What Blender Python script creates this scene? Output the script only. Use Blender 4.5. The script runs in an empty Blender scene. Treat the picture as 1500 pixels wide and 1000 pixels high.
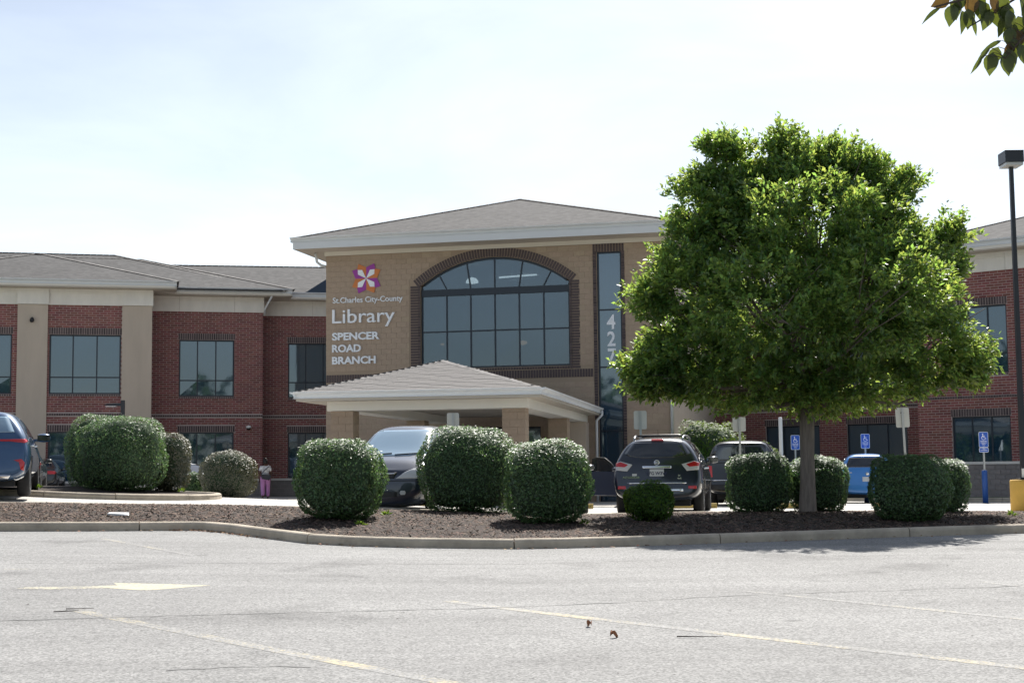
import bpy, bmesh, math, random
import numpy as np
from mathutils import Vector, Matrix, Euler
from mathutils.bvhtree import BVHTree

S = bpy.context.scene
C = S.collection
PI = math.pi
rnd = random.Random(7)
rng = np.random.default_rng(11)

# ------------------------------------------------------------ camera, sky, sun, exposure
def look_camera():
    f, hor, roll, W = 2120.0, 185.0, 0.0106, 1500.0
    p = math.atan(hor / f)
    F = Vector((0, math.cos(p), math.sin(p)))
    R0 = Vector((1, 0, 0)); U0 = Vector((0, -math.sin(p), math.cos(p)))
    R = (R0 * math.cos(roll) - U0 * math.sin(roll)).normalized()
    U = (U0 * math.cos(roll) + R0 * math.sin(roll)).normalized()
    cd = bpy.data.cameras.new('camera')
    cd.sensor_width = 36.0; cd.lens = 36.0 * f / W
    cd.clip_start = 0.1; cd.clip_end = 3000
    co = bpy.data.objects.new('camera', cd); C.objects.link(co)
    m = Matrix((R, U, -F)).transposed().to_4x4(); m.translation = Vector((0, 0, 1.6))
    co.matrix_world = m
    S.camera = co
look_camera()

SUN_EL, SUN_AZ = math.radians(47), math.radians(15)      # azimuth clockwise from +Y (behind the building, to the right)
def make_world():
    w = bpy.data.worlds.new('World'); S.world = w; w.use_nodes = True
    nt = w.node_tree; nt.nodes.clear(); N = nt.nodes.new; L = nt.links.new
    out = N('ShaderNodeOutputWorld'); bg = N('ShaderNodeBackground'); bg.inputs[1].default_value = 0.074
    sky = N('ShaderNodeTexSky'); sky.sky_type = 'NISHITA'; sky.sun_disc = False
    sky.sun_elevation = SUN_EL; sky.sun_rotation = SUN_AZ
    sky.air_density = 1.0; sky.dust_density = 0.75; sky.ozone_density = 1.4; sky.altitude = 100
    tc = N('ShaderNodeTexCoord'); mp = N('ShaderNodeMapping'); mp.inputs['Scale'].default_value = (1.0, 1.0, 3.4)
    mp.inputs['Location'].default_value = (0.35, 0.1, 0.22)
    nz = N('ShaderNodeTexNoise'); nz.inputs['Scale'].default_value = 2.3; nz.inputs['Detail'].default_value = 7; nz.inputs['Roughness'].default_value = 0.55
    nz.inputs['Distortion'].default_value = 0.35
    rp = N('ShaderNodeValToRGB'); rp.color_ramp.elements[0].position = 0.44; rp.color_ramp.elements[1].position = 0.66
    rp.color_ramp.elements[0].color = (0, 0, 0, 1); rp.color_ramp.elements[1].color = (1, 1, 1, 1)
    mx = N('ShaderNodeMix'); mx.data_type = 'RGBA'; mx.blend_type = 'MIX'
    mul = N('ShaderNodeMath'); mul.operation = 'MULTIPLY'; mul.inputs[1].default_value = 0.75
    cl = N('ShaderNodeMix'); cl.data_type = 'RGBA'; cl.blend_type = 'ADD'; cl.inputs[0].default_value = 1.0
    cl.inputs[7].default_value = (1.6, 1.6, 1.6, 1)
    L(tc.outputs['Generated'], mp.inputs[0]); L(mp.outputs[0], nz.inputs['Vector']); L(nz.outputs['Fac'], rp.inputs[0])
    L(rp.outputs[0], mul.inputs[0]); L(mul.outputs[0], mx.inputs[0])
    hz = N('ShaderNodeHueSaturation'); hz.inputs['Saturation'].default_value = 0.62; L(sky.outputs[0], hz.inputs['Color'])     # thin summer haze
    L(hz.outputs[0], cl.inputs[6]); L(hz.outputs[0], mx.inputs[6]); L(cl.outputs[2], mx.inputs[7])
    L(mx.outputs[2], bg.inputs[0]); L(bg.outputs[0], out.inputs[0])
make_world()
def make_sun():
    d = bpy.data.lights.new('sun', 'SUN'); d.energy = 4.4; d.angle = math.radians(0.53); d.color = (1.0, 0.955, 0.89)
    o = bpy.data.objects.new('sun', d); C.objects.link(o)
    v = Vector((math.sin(SUN_AZ) * math.cos(SUN_EL), math.cos(SUN_AZ) * math.cos(SUN_EL), math.sin(SUN_EL)))
    o.rotation_euler = v.to_track_quat('Z', 'Y').to_euler(); o.location = v * 60
make_sun()
S.view_settings.view_transform = 'Standard'; S.view_settings.look = 'None'
S.view_settings.exposure = 0.90; S.view_settings.gamma = 1.0; S.view_settings.use_curve_mapping = False
S.cycles.max_bounces = 6; S.cycles.transparent_max_bounces = 8

# ------------------------------------------------------------ materials
def pmat(name, col, rough=0.6, metal=0.0, coat=0.0, spec=0.5, ior=None, var=0.0, vscale=8.0, island=0.0, bump=0.0, bscale=60.0,
         transl=None, tfac=0.4, hue=0.0, detail=6, stretch=None, emit=None):
    m = bpy.data.materials.new(name); m.use_nodes = True
    nt = m.node_tree; b = nt.nodes['Principled BSDF']; N = nt.nodes.new; L = nt.links.new
    b.inputs['Base Color'].default_value = (*col, 1); b.inputs['Roughness'].default_value = rough
    b.inputs['Metallic'].default_value = metal; b.inputs['Coat Weight'].default_value = coat; b.inputs['Coat Roughness'].default_value = 0.04
    b.inputs['Specular IOR Level'].default_value = spec
    if ior: b.inputs['IOR'].default_value = ior
    if emit:
        b.inputs['Emission Color'].default_value = (*emit[0], 1); b.inputs['Emission Strength'].default_value = emit[1]
    src = None
    vec = None
    if var or bump:
        tc = N('ShaderNodeTexCoord'); vec = tc.outputs['Object']
        if stretch:
            mp = N('ShaderNodeMapping'); mp.inputs['Scale'].default_value = stretch; L(vec, mp.inputs[0]); vec = mp.outputs[0]
    if var or island:
        hs = N('ShaderNodeHueSaturation'); hs.inputs['Color'].default_value = (*col, 1)
        val = None
        if var:
            nz = N('ShaderNodeTexNoise'); nz.inputs['Scale'].default_value = vscale; nz.inputs['Detail'].default_value = detail; nz.inputs['Roughness'].default_value = 0.65
            L(vec, nz.inputs['Vector'])
            mr = N('ShaderNodeMapRange'); mr.inputs[1].default_value = 0.25; mr.inputs[2].default_value = 0.75
            mr.inputs[3].default_value = 1 - var; mr.inputs[4].default_value = 1 + var
            L(nz.outputs['Fac'], mr.inputs[0]); val = mr.outputs[0]
        if island:
            ge = N('ShaderNodeNewGeometry')
            m2 = N('ShaderNodeMapRange'); m2.inputs[3].default_value = 1 - island; m2.inputs[4].default_value = 1 + island
            L(ge.outputs['Random Per Island'], m2.inputs[0])
            if hue:
                mul3 = N('ShaderNodeMath'); mul3.operation = 'MULTIPLY'; mul3.inputs[1].default_value = 7.31
                fr = N('ShaderNodeMath'); fr.operation = 'FRACT'; L(ge.outputs['Random Per Island'], mul3.inputs[0]); L(mul3.outputs[0], fr.inputs[0])
                m3 = N('ShaderNodeMapRange'); m3.inputs[3].default_value = 0.5 - hue; m3.inputs[4].default_value = 0.5 + hue
                L(fr.outputs[0], m3.inputs[0]); L(m3.outputs[0], hs.inputs['Hue'])
            if val is None: val = m2.outputs[0]
            else:
                mm = N('ShaderNodeMath'); mm.operation = 'MULTIPLY'; L(val, mm.inputs[0]); L(m2.outputs[0], mm.inputs[1]); val = mm.outputs[0]
        L(val, hs.inputs['Value']); src = hs.outputs[0]; L(src, b.inputs['Base Color'])
    if bump:
        n2 = N('ShaderNodeTexNoise'); n2.inputs['Scale'].default_value = bscale; n2.inputs['Detail'].default_value = 5
        L(vec, n2.inputs['Vector']); bp = N('ShaderNodeBump'); bp.inputs['Strength'].default_value = bump; bp.inputs['Distance'].default_value = 0.02
        L(n2.outputs['Fac'], bp.inputs['Height']); L(bp.outputs[0], b.inputs['Normal'])
    if transl:
        t = N('ShaderNodeBsdfTranslucent'); t.inputs[0].default_value = (*transl, 1)
        if src is not None:
            h2 = N('ShaderNodeHueSaturation'); h2.inputs['Color'].default_value = (*transl, 1); L(val, h2.inputs['Value']); L(h2.outputs[0], t.inputs[0])
            if hue: L(m3.outputs[0], h2.inputs['Hue'])
        mx = N('ShaderNodeMixShader'); mx.inputs[0].default_value = tfac
        L(b.outputs[0], mx.inputs[1]); L(t.outputs[0], mx.inputs[2]); L(mx.outputs[0], nt.nodes['Material Output'].inputs[0])
    return m

M = {}
def mats():
    M['red_brick'] = pmat('red_brick', (0.22, 0.075, 0.066), 0.8, island=0.25, hue=0.012, var=0.15, vscale=30)
    M['dark_brick'] = pmat('dark_brick', (0.085, 0.062, 0.062), 0.75, island=0.3, var=0.15, vscale=30)
    M['mortar'] = pmat('mortar', (0.43, 0.35, 0.325), 0.9, var=0.12, vscale=5)
    M['dark_mortar'] = pmat('dark_mortar', (0.5, 0.44, 0.41), 0.9, var=0.12, vscale=5)
    M['tan_block'] = pmat('tan_block', (0.40, 0.305, 0.225), 0.9, island=0.05, hue=0.006, var=0.10, vscale=14, bump=0.35, bscale=90)
    M['tan_mortar'] = pmat('tan_mortar', (0.36, 0.275, 0.20), 0.9)
    M['stucco'] = pmat('stucco', (0.52, 0.435, 0.355), 0.9, var=0.09, vscale=1.6, stretch=(1, 1, .22), bump=0.2, bscale=70)
    M['limestone'] = pmat('limestone', (0.78, 0.74, 0.68), 0.8, var=0.09, vscale=2.2, stretch=(1, 1, .3))
    M['base_stone'] = pmat('base_stone', (0.26, 0.235, 0.225), 0.9, island=0.08, var=0.12, vscale=12, bump=0.3)
    M['trim_white'] = pmat('trim_white', (0.66, 0.67, 0.68), 0.45, var=0.03, vscale=2)
    M['canopy_white'] = pmat('canopy_white', (0.88, 0.89, 0.90), 0.4, var=0.02, vscale=2); M['canopy_cream'] = pmat('canopy_cream', (0.86, 0.83, 0.76), 0.5, var=0.03, vscale=2)  # gutter white lifted so it looks lit while standing in shade
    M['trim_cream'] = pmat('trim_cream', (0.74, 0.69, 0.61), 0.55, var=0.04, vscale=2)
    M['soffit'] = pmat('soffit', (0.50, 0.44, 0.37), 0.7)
    M['white_sign'] = pmat('white_sign', (0.86, 0.88, 0.92), 0.4)
    M['frame_dark'] = pmat('frame_dark', (0.010, 0.018, 0.032), 0.35)
    M['glass'] = pmat('window_glass', (0.015, 0.042, 0.074), 0.03, ior=2.2, spec=0.5, bump=0.035, bscale=1.3); M['glass'].node_tree.nodes['Principled BSDF'].inputs['Specular Tint'].default_value = (.78, .91, 1.0, 1)
    g = M['glass'].copy(); g.name = 'lobby_glass'; M['glass_clear'] = g; tr = g.node_tree.nodes.new('ShaderNodeBsdfTransparent'); mx = g.node_tree.nodes.new('ShaderNodeMixShader'); mx.inputs[0].default_value = .26; tr.inputs[0].default_value = (.75, .85, .9, 1)
    g.node_tree.links.new(g.node_tree.nodes['Principled BSDF'].outputs[0], mx.inputs[1]); g.node_tree.links.new(tr.outputs[0], mx.inputs[2]); g.node_tree.links.new(mx.outputs[0], g.node_tree.nodes['Material Output'].inputs[0])
    M['lobby'] = pmat('lobby_paint', (0.30, 0.29, 0.27), 0.9); M['lamp_glow'] = pmat('lamp_glow', (.8, .8, .8), .5, emit=((1, 1, .97), 3.2)); M['warm_glow'] = pmat('warm_glow', (.8, .5, .3), .5, emit=((1, .55, .28), 1.0))
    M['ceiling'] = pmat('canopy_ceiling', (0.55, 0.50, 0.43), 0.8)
    M['asphalt'] = asphalt_mat()
    M['concrete_lot'] = concrete_mat()
    M['kerb'] = pmat('kerb_concrete', (0.43, 0.375, 0.295), 0.9, var=0.34, vscale=2.2, bump=0.4, bscale=50)
    M['yellow'] = worn_paint('worn_yellow_paint', (0.60, 0.50, 0.27), 0.62)
    M['yellow_faint'] = worn_paint('faint_yellow_paint', (0.55, 0.47, 0.28), 0.66)
    M['yellow_arrow'] = worn_paint('arrow_yellow_paint', (0.62, 0.56, 0.36), 0.53)
    M['white_line'] = worn_paint('worn_white_paint', (0.75, 0.72, 0.62), 0.45)
    M['crack'] = pmat('crack_filler', (0.165, 0.163, 0.158), 0.8, var=0.4, vscale=6)
    M['yellow_concrete'] = pmat('yellow_concrete', (0.66, 0.40, 0.085), 0.75, var=0.10, vscale=4)
    M['wheel_stop'] = pmat('wheel_stop_paint', (0.55, 0.40, 0.13), 0.85, var=0.25, vscale=6)
    M['mulch'] = pmat('mulch', (0.036, 0.023, 0.016), 0.95, var=0.6, vscale=26, bump=1.0, bscale=34)
    M['chip'] = pmat('mulch_chip', (0.090, 0.059, 0.043), 0.85, island=0.95, hue=0.02)
    M['grass'] = pmat('grass', (0.045, 0.085, 0.02), 0.9, var=0.35, vscale=3)
    M['black_metal'] = pmat('black_metal', (0.012, 0.014, 0.02), 0.4)
    M['wedge_navy'] = pmat('roof_wedge_navy', (0.020, 0.040, 0.075), 0.5, var=.1)
    M['steel'] = pmat('galvanised_steel', (0.42, 0.43, 0.42), 0.45, metal=0.6, var=0.08, vscale=9)
    M['sign_back'] = pmat('sign_back', (0.50, 0.50, 0.46), 0.5, metal=0.25, var=0.06, vscale=5)
    M['sign_blue'] = pmat('sign_blue', (0.015, 0.10, 0.52), 0.4)
    M['bollard_blue'] = pmat('bollard_blue', (0.012, 0.075, 0.30), 0.5, var=0.1)
    M['white_paint'] = pmat('white_paint', (0.78, 0.78, 0.76), 0.45)
    M['black'] = pmat('black', (0.006, 0.006, 0.007), 0.6)
    M['tyre'] = pmat('tyre_rubber', (0.014, 0.014, 0.015), 0.75)
    M['rim'] = pmat('alloy_rim', (0.32, 0.33, 0.34), 0.3, metal=0.9)
    M['chrome'] = pmat('chrome', (0.75, 0.76, 0.78), 0.14, metal=1.0)
    M['car_glass'] = pmat('car_glass', (0.012, 0.017, 0.024), 0.03, ior=1.85)
    M['windshield'] = pmat('windshield_glass', (0.19, 0.29, 0.38), 0.06, ior=2.2)  # sky reflection put into the pale blue base colour
    M['red_lens'] = pmat('red_lens', (0.52, 0.018, 0.024), 0.12, coat=0.6)
    M['white_lens'] = pmat('clear_lens', (0.62, 0.62, 0.62), 0.1, coat=0.6)
    M['plastic'] = pmat('black_plastic', (0.020, 0.021, 0.023), 0.55)
    M['plate'] = pmat('plate_white', (0.62, 0.64, 0.66), 0.4)
    M['plate_text'] = pmat('plate_ink', (0.03, 0.04, 0.10), 0.5)
    def paint(n, c, r=0.32): M[n] = pmat(n, c, r, metal=0.25, coat=1.0)
    paint('paint_navy', (0.012, 0.018, 0.032)); paint('paint_blue', (0.022, 0.075, 0.17)); paint('paint_sky', (0.05, 0.24, 0.62))
    paint('paint_black', (0.008, 0.009, 0.011)); paint('paint_grey', (0.05, 0.052, 0.055)); paint('paint_white', (0.7, 0.71, 0.73)); paint('paint_green', (0.015, 0.085, 0.075))
    paint('paint_vanblack', (0.008, 0.016, 0.036)); paint('paint_darkblue', (0.010, 0.02, 0.055))
    M['bark'] = pmat('bark', (0.235, 0.195, 0.165), 0.9, var=0.35, vscale=7, stretch=(3.5, 3.5, 0.5), bump=0.9, bscale=16)
    M['twig'] = pmat('twig_bark', (0.055, 0.042, 0.033), 0.9)
    M['leaf'] = pmat('tree_leaf', (0.070, 0.142, 0.054), 0.42, spec=0.65, island=0.45, hue=0.028, transl=(0.42, 0.57, 0.10), tfac=0.47)
    M['bush_leaf'] = pmat('bush_leaf', (0.068, 0.128, 0.050), 0.46, spec=0.75, island=0.48, hue=0.03, transl=(0.20, 0.34, 0.10), tfac=0.34)
    M['bush_leaf_red'] = pmat('bush_leaf_reddish', (0.105, 0.11, 0.065), 0.48, spec=0.95, island=0.35, hue=0.03, transl=(0.16, 0.15, 0.04), tfac=0.2)
    M['bush_bright'] = pmat('bush_leaf_bright', (0.055, 0.115, 0.02), 0.55, spec=0.3, island=0.35, hue=0.02, transl=(0.24, 0.36, 0.04), tfac=0.35)
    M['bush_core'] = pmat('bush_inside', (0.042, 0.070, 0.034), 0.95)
    M['near_leaf'] = pmat('near_leaf', (0.036, 0.056, 0.018), 0.35, spec=0.5, var=0.45, vscale=14, transl=(0.22, 0.27, 0.035), tfac=0.24)
    M['near_leaf_brown'] = pmat('near_leaf_brown', (0.075, 0.048, 0.02), 0.5, var=0.5, vscale=12, transl=(0.26, 0.15, 0.03), tfac=0.24)
    M['far_leaf'] = pmat('far_leaf', (0.045, 0.075, 0.025), 0.8, island=0.4)
    M['dead_leaf'] = pmat('dead_leaf', (0.26, 0.13, 0.055), 0.8, island=0.5, hue=0.03)
    M['skin'] = pmat('skin_dark', (0.10, 0.052, 0.034), 0.55)
    M['hair'] = pmat('hair_black', (0.010, 0.008, 0.007), 0.5)
    M['shirt'] = pmat('grey_white_top', (0.55, 0.56, 0.58), 0.85, var=0.5, vscale=9)
    M['trousers'] = pmat('lilac_trousers', (0.52, 0.24, 0.50), 0.85, var=0.12, vscale=7)
    M['bag'] = pmat('bag_dark', (0.03, 0.032, 0.042), 0.7)
    M['logo_orange'] = pmat('logo_orange', (0.62, 0.20, 0.05), 0.5); M['logo_purple'] = pmat('logo_purple', (0.33, 0.045, 0.33), 0.5)
    M['roof'] = roof_mat(); M['shingle'] = pmat('shingle', (0.215, 0.203, 0.193), 0.95, island=0.22, var=0.12, vscale=40)
    M['lamp_lens'] = pmat('lamp_lens', (0.5, 0.5, 0.48), 0.3)
    M['dome'] = pmat('camera_dome', (0.02, 0.02, 0.025), 0.1)

def _nodes(name):
    m = bpy.data.materials.new(name); m.use_nodes = True
    nt = m.node_tree; return m, nt, nt.nodes['Principled BSDF'], nt.nodes.new, nt.links.new
def _noise(N, L, vec, scale, detail=4, rough=0.6):
    n = N('ShaderNodeTexNoise'); n.inputs['Scale'].default_value = scale; n.inputs['Detail'].default_value = detail; n.inputs['Roughness'].default_value = rough
    L(vec, n.inputs['Vector']); return n.outputs['Fac']
def _ramp(N, L, fac, stops):
    r = N('ShaderNodeValToRGB'); e = r.color_ramp.elements
    while len(e) < len(stops): e.new(0.5)
    for i, (p, c) in enumerate(stops):
        e[i].position = p; e[i].color = (*c, 1) if isinstance(c, tuple) else (c, c, c, 1)
    L(fac, r.inputs[0]); return r.outputs[0]
def _mul(N, L, a, b, fac=1.0):
    x = N('ShaderNodeMix'); x.data_type = 'RGBA'; x.blend_type = 'MULTIPLY'; x.inputs[0].default_value = fac
    L(a, x.inputs[6]); L(b, x.inputs[7]); return x.outputs[2]
def asphalt_base(N, L):
    tc = N('ShaderNodeTexCoord'); v = tc.outputs['Object']
    speck = N('ShaderNodeTexVoronoi'); speck.inputs['Scale'].default_value = 60; L(v, speck.inputs['Vector'])
    a = _ramp(N, L, speck.outputs['Color'], [(0.0, (0.135, 0.134, 0.131)), (0.5, (0.262, 0.26, 0.253)), (1.0, (0.385, 0.38, 0.368))])
    big = _ramp(N, L, _noise(N, L, v, 0.35, 5), [(0.3, 0.84), (0.7, 1.08)])
    mid = _ramp(N, L, _noise(N, L, v, 9, 6, 0.75), [(0.25, 0.88), (0.75, 1.10)])
    mp = N('ShaderNodeMapping'); mp.inputs['Scale'].default_value = (0.10, 1.6, 1.0); mp.inputs['Rotation'].default_value = (0, 0, 0.08); L(v, mp.inputs[0])
    streak = _ramp(N, L, _noise(N, L, mp.outputs[0], 1.0, 4), [(0.35, 0.90), (0.6, 1.04)])
    c = _mul(N, L, _mul(N, L, a, big), mid); c = _mul(N, L, c, streak)
    spots = _ramp(N, L, _noise(N, L, v, 2.3, 2), [(0.70, 1.0), (0.76, 0.70)])
    c = _mul(N, L, c, spots)
    h = _noise(N, L, v, 110, 3)
    bp = N('ShaderNodeBump'); bp.inputs['Strength'].default_value = 0.5; bp.inputs['Distance'].default_value = 0.01; L(h, bp.inputs['Height'])
    return c, bp.outputs[0], v
def asphalt_mat():
    m, nt, b, N, L = _nodes('asphalt'); c, n, v = asphalt_base(N, L)
    c = _mul(N, L, c, _ramp(N, L, _noise(N, L, v, 0.75, 3, 0.5), [(0.59, 1.0), (0.70, 0.76)]))      # old oil and water stains
    L(c, b.inputs['Base Color']); L(n, b.inputs['Normal']); b.inputs['Roughness'].default_value = 0.85; b.inputs['Specular IOR Level'].default_value = 0.3
    return m
def worn_paint(name, col, thr):
    m, nt, b, N, L = _nodes(name); c, n, v = asphalt_base(N, L)
    f1 = _noise(N, L, v, 26, 6, 0.8); f2 = _noise(N, L, v, 1.3, 3)
    ad = N('ShaderNodeMath'); ad.operation = 'MULTIPLY_ADD'; ad.inputs[1].default_value = 0.55
    L(f2, ad.inputs[0]); L(f1, ad.inputs[2])
    mask = _ramp(N, L, ad.outputs[0], [(thr + 0.16, 0.0), (thr + 0.36, 1.0)])
    x = N('ShaderNodeMix'); x.data_type = 'RGBA'; L(mask, x.inputs[0]); L(c, x.inputs[6]); x.inputs[7].default_value = (*col, 1)
    L(x.outputs[2], b.inputs['Base Color']); L(n, b.inputs['Normal']); b.inputs['Roughness'].default_value = 0.8
    return m
def concrete_mat():
    m, nt, b, N, L = _nodes('concrete_lot')
    tc = N('ShaderNodeTexCoord'); v = tc.outputs['Object']
    a = _ramp(N, L, _noise(N, L, v, 0.5, 6), [(0.3, (0.42, 0.40, 0.365)), (0.7, (0.53, 0.51, 0.47))])
    a = _mul(N, L, a, _ramp(N, L, _noise(N, L, v, 30, 5), [(0.3, 0.9), (0.7, 1.06)]))
    L(a, b.inputs['Base Color']); b.inputs['Roughness'].default_value = 0.9
    return m
def roof_mat():
    m, nt, b, N, L = _nodes('roof_shingles')
    tc = N('ShaderNodeTexCoord'); v = tc.outputs['Object']
    mp = N('ShaderNodeMapping'); mp.inputs['Scale'].default_value = (1, 1, 3); L(v, mp.inputs[0])
    vo = N('ShaderNodeTexVoronoi'); vo.inputs['Scale'].default_value = 5.0; L(mp.outputs[0], vo.inputs['Vector'])
    sp = N('ShaderNodeSeparateColor'); L(vo.outputs['Color'], sp.inputs[0])
    a = _ramp(N, L, sp.outputs[0], [(0.0, (0.040, 0.039, 0.039)), (0.5, (0.062, 0.060, 0.060)), (1.0, (0.090, 0.088, 0.087))])
    a = _mul(N, L, a, _ramp(N, L, _noise(N, L, v, 40, 4), [(0.3, 0.85), (0.7, 1.12)]))
    a = _mul(N, L, a, _ramp(N, L, _noise(N, L, v, 0.5, 4), [(0.3, 0.92), (0.7, 1.05)]))
    wv = N('ShaderNodeTexWave'); wv.wave_type = 'BANDS'; wv.bands_direction = 'Z'; wv.inputs['Scale'].default_value = 7.0; wv.inputs['Distortion'].default_value = 0.6
    wv.inputs['Detail'].default_value = 2; L(v, wv.inputs['Vector'])
    a = _mul(N, L, a, _ramp(N, L, wv.outputs['Fac'], [(0.1, 0.86), (0.45, 1.0)]))
    L(a, b.inputs['Base Color']); b.inputs['Roughness'].default_value = 0.95
    return m
mats()

# ------------------------------------------------------------ object helpers
def finish(o, parent):
    C.objects.link(o)
    if parent is not None:
        o.parent = parent
        if not parent.get('_local'): o.matrix_parent_inverse = PINV.get(parent.name, Matrix.Identity(4))
    return o
PINV = {}
def root(name, label, cat, loc=(0, 0, 0), rz=0.0, group=None, local=False, scale=None):
    o = bpy.data.objects.new(name, None); o.location = loc; o.rotation_euler = (0, 0, rz); o.empty_display_size = 0.3
    if scale: o.scale = scale
    C.objects.link(o); o['label'] = label; o['category'] = cat
    if group: o['group'] = group
    if not local:
        PINV[o.name] = (Matrix.Translation(loc) @ Euler((0, 0, rz)).to_matrix().to_4x4()).inverted()
    return o
def tag(o, label, cat, group=None):
    o['label'] = label; o['category'] = cat
    if group: o['group'] = group
    return o
def struct(o): o['kind'] = 'structure'; return o
def stuff(o): o['kind'] = 'stuff'; return o

class MB:
    def __init__(s): s.v = []; s.f = []
    def add(s, vs, fs):
        b = len(s.v); s.v += [tuple(v) for v in vs]; s.f += [tuple(i + b for i in f) for f in fs]; return s
    def quad(s, a, b, c, d): return s.add((a, b, c, d), ((0, 1, 2, 3),))
    def hexa(s, p):   # 8 pts: bottom 0-3 ccw, top 4-7
        return s.add(p, ((3, 2, 1, 0), (4, 5, 6, 7), (0, 1, 5, 4), (1, 2, 6, 5), (2, 3, 7, 6), (3, 0, 4, 7)))
    def box(s, x0, x1, y0, y1, z0, z1):
        return s.hexa([(x0, y0, z0), (x1, y0, z0), (x1, y1, z0), (x0, y1, z0), (x0, y0, z1), (x1, y0, z1), (x1, y1, z1), (x0, y1, z1)])
    def fbox(s, fr, u0, u1, z0, z1, v0, v1):   # box in a facade frame, v0 = front (larger v), v1 = back
        return s.hexa([fr.P(u0, z0, v0), fr.P(u1, z0, v0), fr.P(u1, z0, v1), fr.P(u0, z0, v1), fr.P(u0, z1, v0), fr.P(u1, z1, v0), fr.P(u1, z1, v1), fr.P(u0, z1, v1)])
    def prism(s, poly, fn0, fn1):   # poly 2-D, two mapping functions
        n = len(poly); a = [fn0(*p) for p in poly]; b = [fn1(*p) for p in poly]
        return s.add(a + b, [tuple(range(n))[::-1], tuple(range(n, 2 * n))] + [(i, (i + 1) % n, n + (i + 1) % n, n + i) for i in range(n)])
    def tube(s, path, rad, n=8, cap=True):
        path = [Vector(p) for p in path]; rings = []
        for i, p in enumerate(path):
            t = (path[min(i + 1, len(path) - 1)] - path[max(i - 1, 0)]).normalized()
            a = t.orthogonal().normalized() if i == 0 else (pa - t * pa.dot(t)).normalized()
            pa = a; b = t.cross(a); r = rad[i] if isinstance(rad, (list, tuple)) else rad
            rings.append([p + a * (r * math.cos(2 * PI * k / n)) + b * (r * math.sin(2 * PI * k / n)) for k in range(n)])
        vs = [v for r in rings for v in r]; fs = []
        for i in range(len(rings) - 1):
            for k in range(n): fs.append((i * n + k, i * n + (k + 1) % n, (i + 1) * n + (k + 1) % n, (i + 1) * n + k))
        if cap: fs += [tuple(range(n))[::-1], tuple(range((len(rings) - 1) * n, len(rings) * n))]
        return s.add(vs, fs)
    def lathe(s, prof, n=20, c=(0, 0, 0), axis='z'):   # prof: (r, h)
        vs = []; fs = []
        for r, h in prof:
            for k in range(n):
                a = 2 * PI * k / n; x, y = r * math.cos(a), r * math.sin(a)
                p = (x, y, h) if axis == 'z' else ((h, x, y) if axis == 'x' else (x, h, y))
                vs.append((p[0] + c[0], p[1] + c[1], p[2] + c[2]))
        for i in range(len(prof) - 1):
            for k in range(n): fs.append((i * n + k, i * n + (k + 1) % n, (i + 1) * n + (k + 1) % n, (i + 1) * n + k))
        fs += [tuple(range(n))[::-1], tuple(range((len(prof) - 1) * n, len(prof) * n))]
        return s.add(vs, fs)
    def mesh(s, name, mat, smooth=False):
        me = bpy.data.meshes.new(name); me.from_pydata(s.v, [], s.f)
        if mat: me.materials.append(mat)
        if smooth: me.polygons.foreach_set('use_smooth', [True] * len(me.polygons))
        me.update(); return me
    def build(s, name, mat, parent=None, smooth=False, bevel=0):
        o = bpy.data.objects.new(name, s.mesh(name, mat, smooth))
        finish(o, parent)
        if bevel:
            b = o.modifiers.new('bevel', 'BEVEL'); b.width = bevel; b.segments = 2; b.limit_method = 'ANGLE'
        return o
def np_mesh(name, verts, tris, mat, parent=None):
    me = bpy.data.meshes.new(name); nv, nf = len(verts), len(tris); k = tris.shape[1]
    me.vertices.add(nv); me.vertices.foreach_set('co', verts.astype(np.float32).ravel())
    me.loops.add(nf * k); me.loops.foreach_set('vertex_index', tris.astype(np.int32).ravel())
    me.polygons.add(nf); me.polygons.foreach_set('loop_start', np.arange(0, nf * k, k, dtype=np.int32))
    me.update(calc_edges=True); me.materials.append(mat)
    o = bpy.data.objects.new(name, me); return finish(o, parent)
def inst(name, me, parent, mat4):
    o = bpy.data.objects.new(name, me); finish(o, parent); o.matrix_basis = mat4; return o

def text_mesh(body, size, mat, extrude=0.02, offset=0.0, align='LEFT'):
    cu = bpy.data.curves.new('lettering', 'FONT'); cu.body = body; cu.size = size; cu.extrude = extrude; cu.offset = offset; cu.align_x = align
    cu.resolution_u = 3
    ob = bpy.data.objects.new('lettering_tmp', cu); C.objects.link(ob); bpy.context.view_layer.update()
    me = bpy.data.meshes.new_from_object(ob.evaluated_get(bpy.context.evaluated_depsgraph_get()))
    bpy.data.objects.remove(ob); me.materials.clear(); me.materials.append(mat); return me
def split_letters(me):
    bm = bmesh.new(); bm.from_mesh(me); bm.verts.ensure_lookup_table()
    bmesh.ops.remove_doubles(bm, verts=bm.verts, dist=1e-6); bm.verts.ensure_lookup_table(); bm.verts.index_update()
    seen = set(); isl = []
    for v in bm.verts:
        if v.index in seen: continue
        st = [v]; seen.add(v.index); comp = []
        while st:
            q = st.pop(); comp.append(q)
            for e in q.link_edges:
                w = e.other_vert(q)
                if w.index not in seen: seen.add(w.index); st.append(w)
        isl.append(comp)
    isl = sorted(([min(v.co.x for v in c), max(v.co.x for v in c), c] for c in isl), key=lambda t: t[0])
    grp = []
    for a, b, c in isl:
        if grp and a < grp[-1][1] - 0.3 * min(b - a, grp[-1][1] - grp[-1][0]): grp[-1][1] = max(b, grp[-1][1]); grp[-1][2] += c
        else: grp.append([a, b, list(c)])
    out = []
    for a, b, c in grp:
        ids = {v.index: i for i, v in enumerate(c)}
        out.append(([tuple(v.co) for v in c], [tuple(ids[v.index] for v in f.verts) for f in bm.faces if f.verts[0].index in ids]))
    bm.free(); return out

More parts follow.
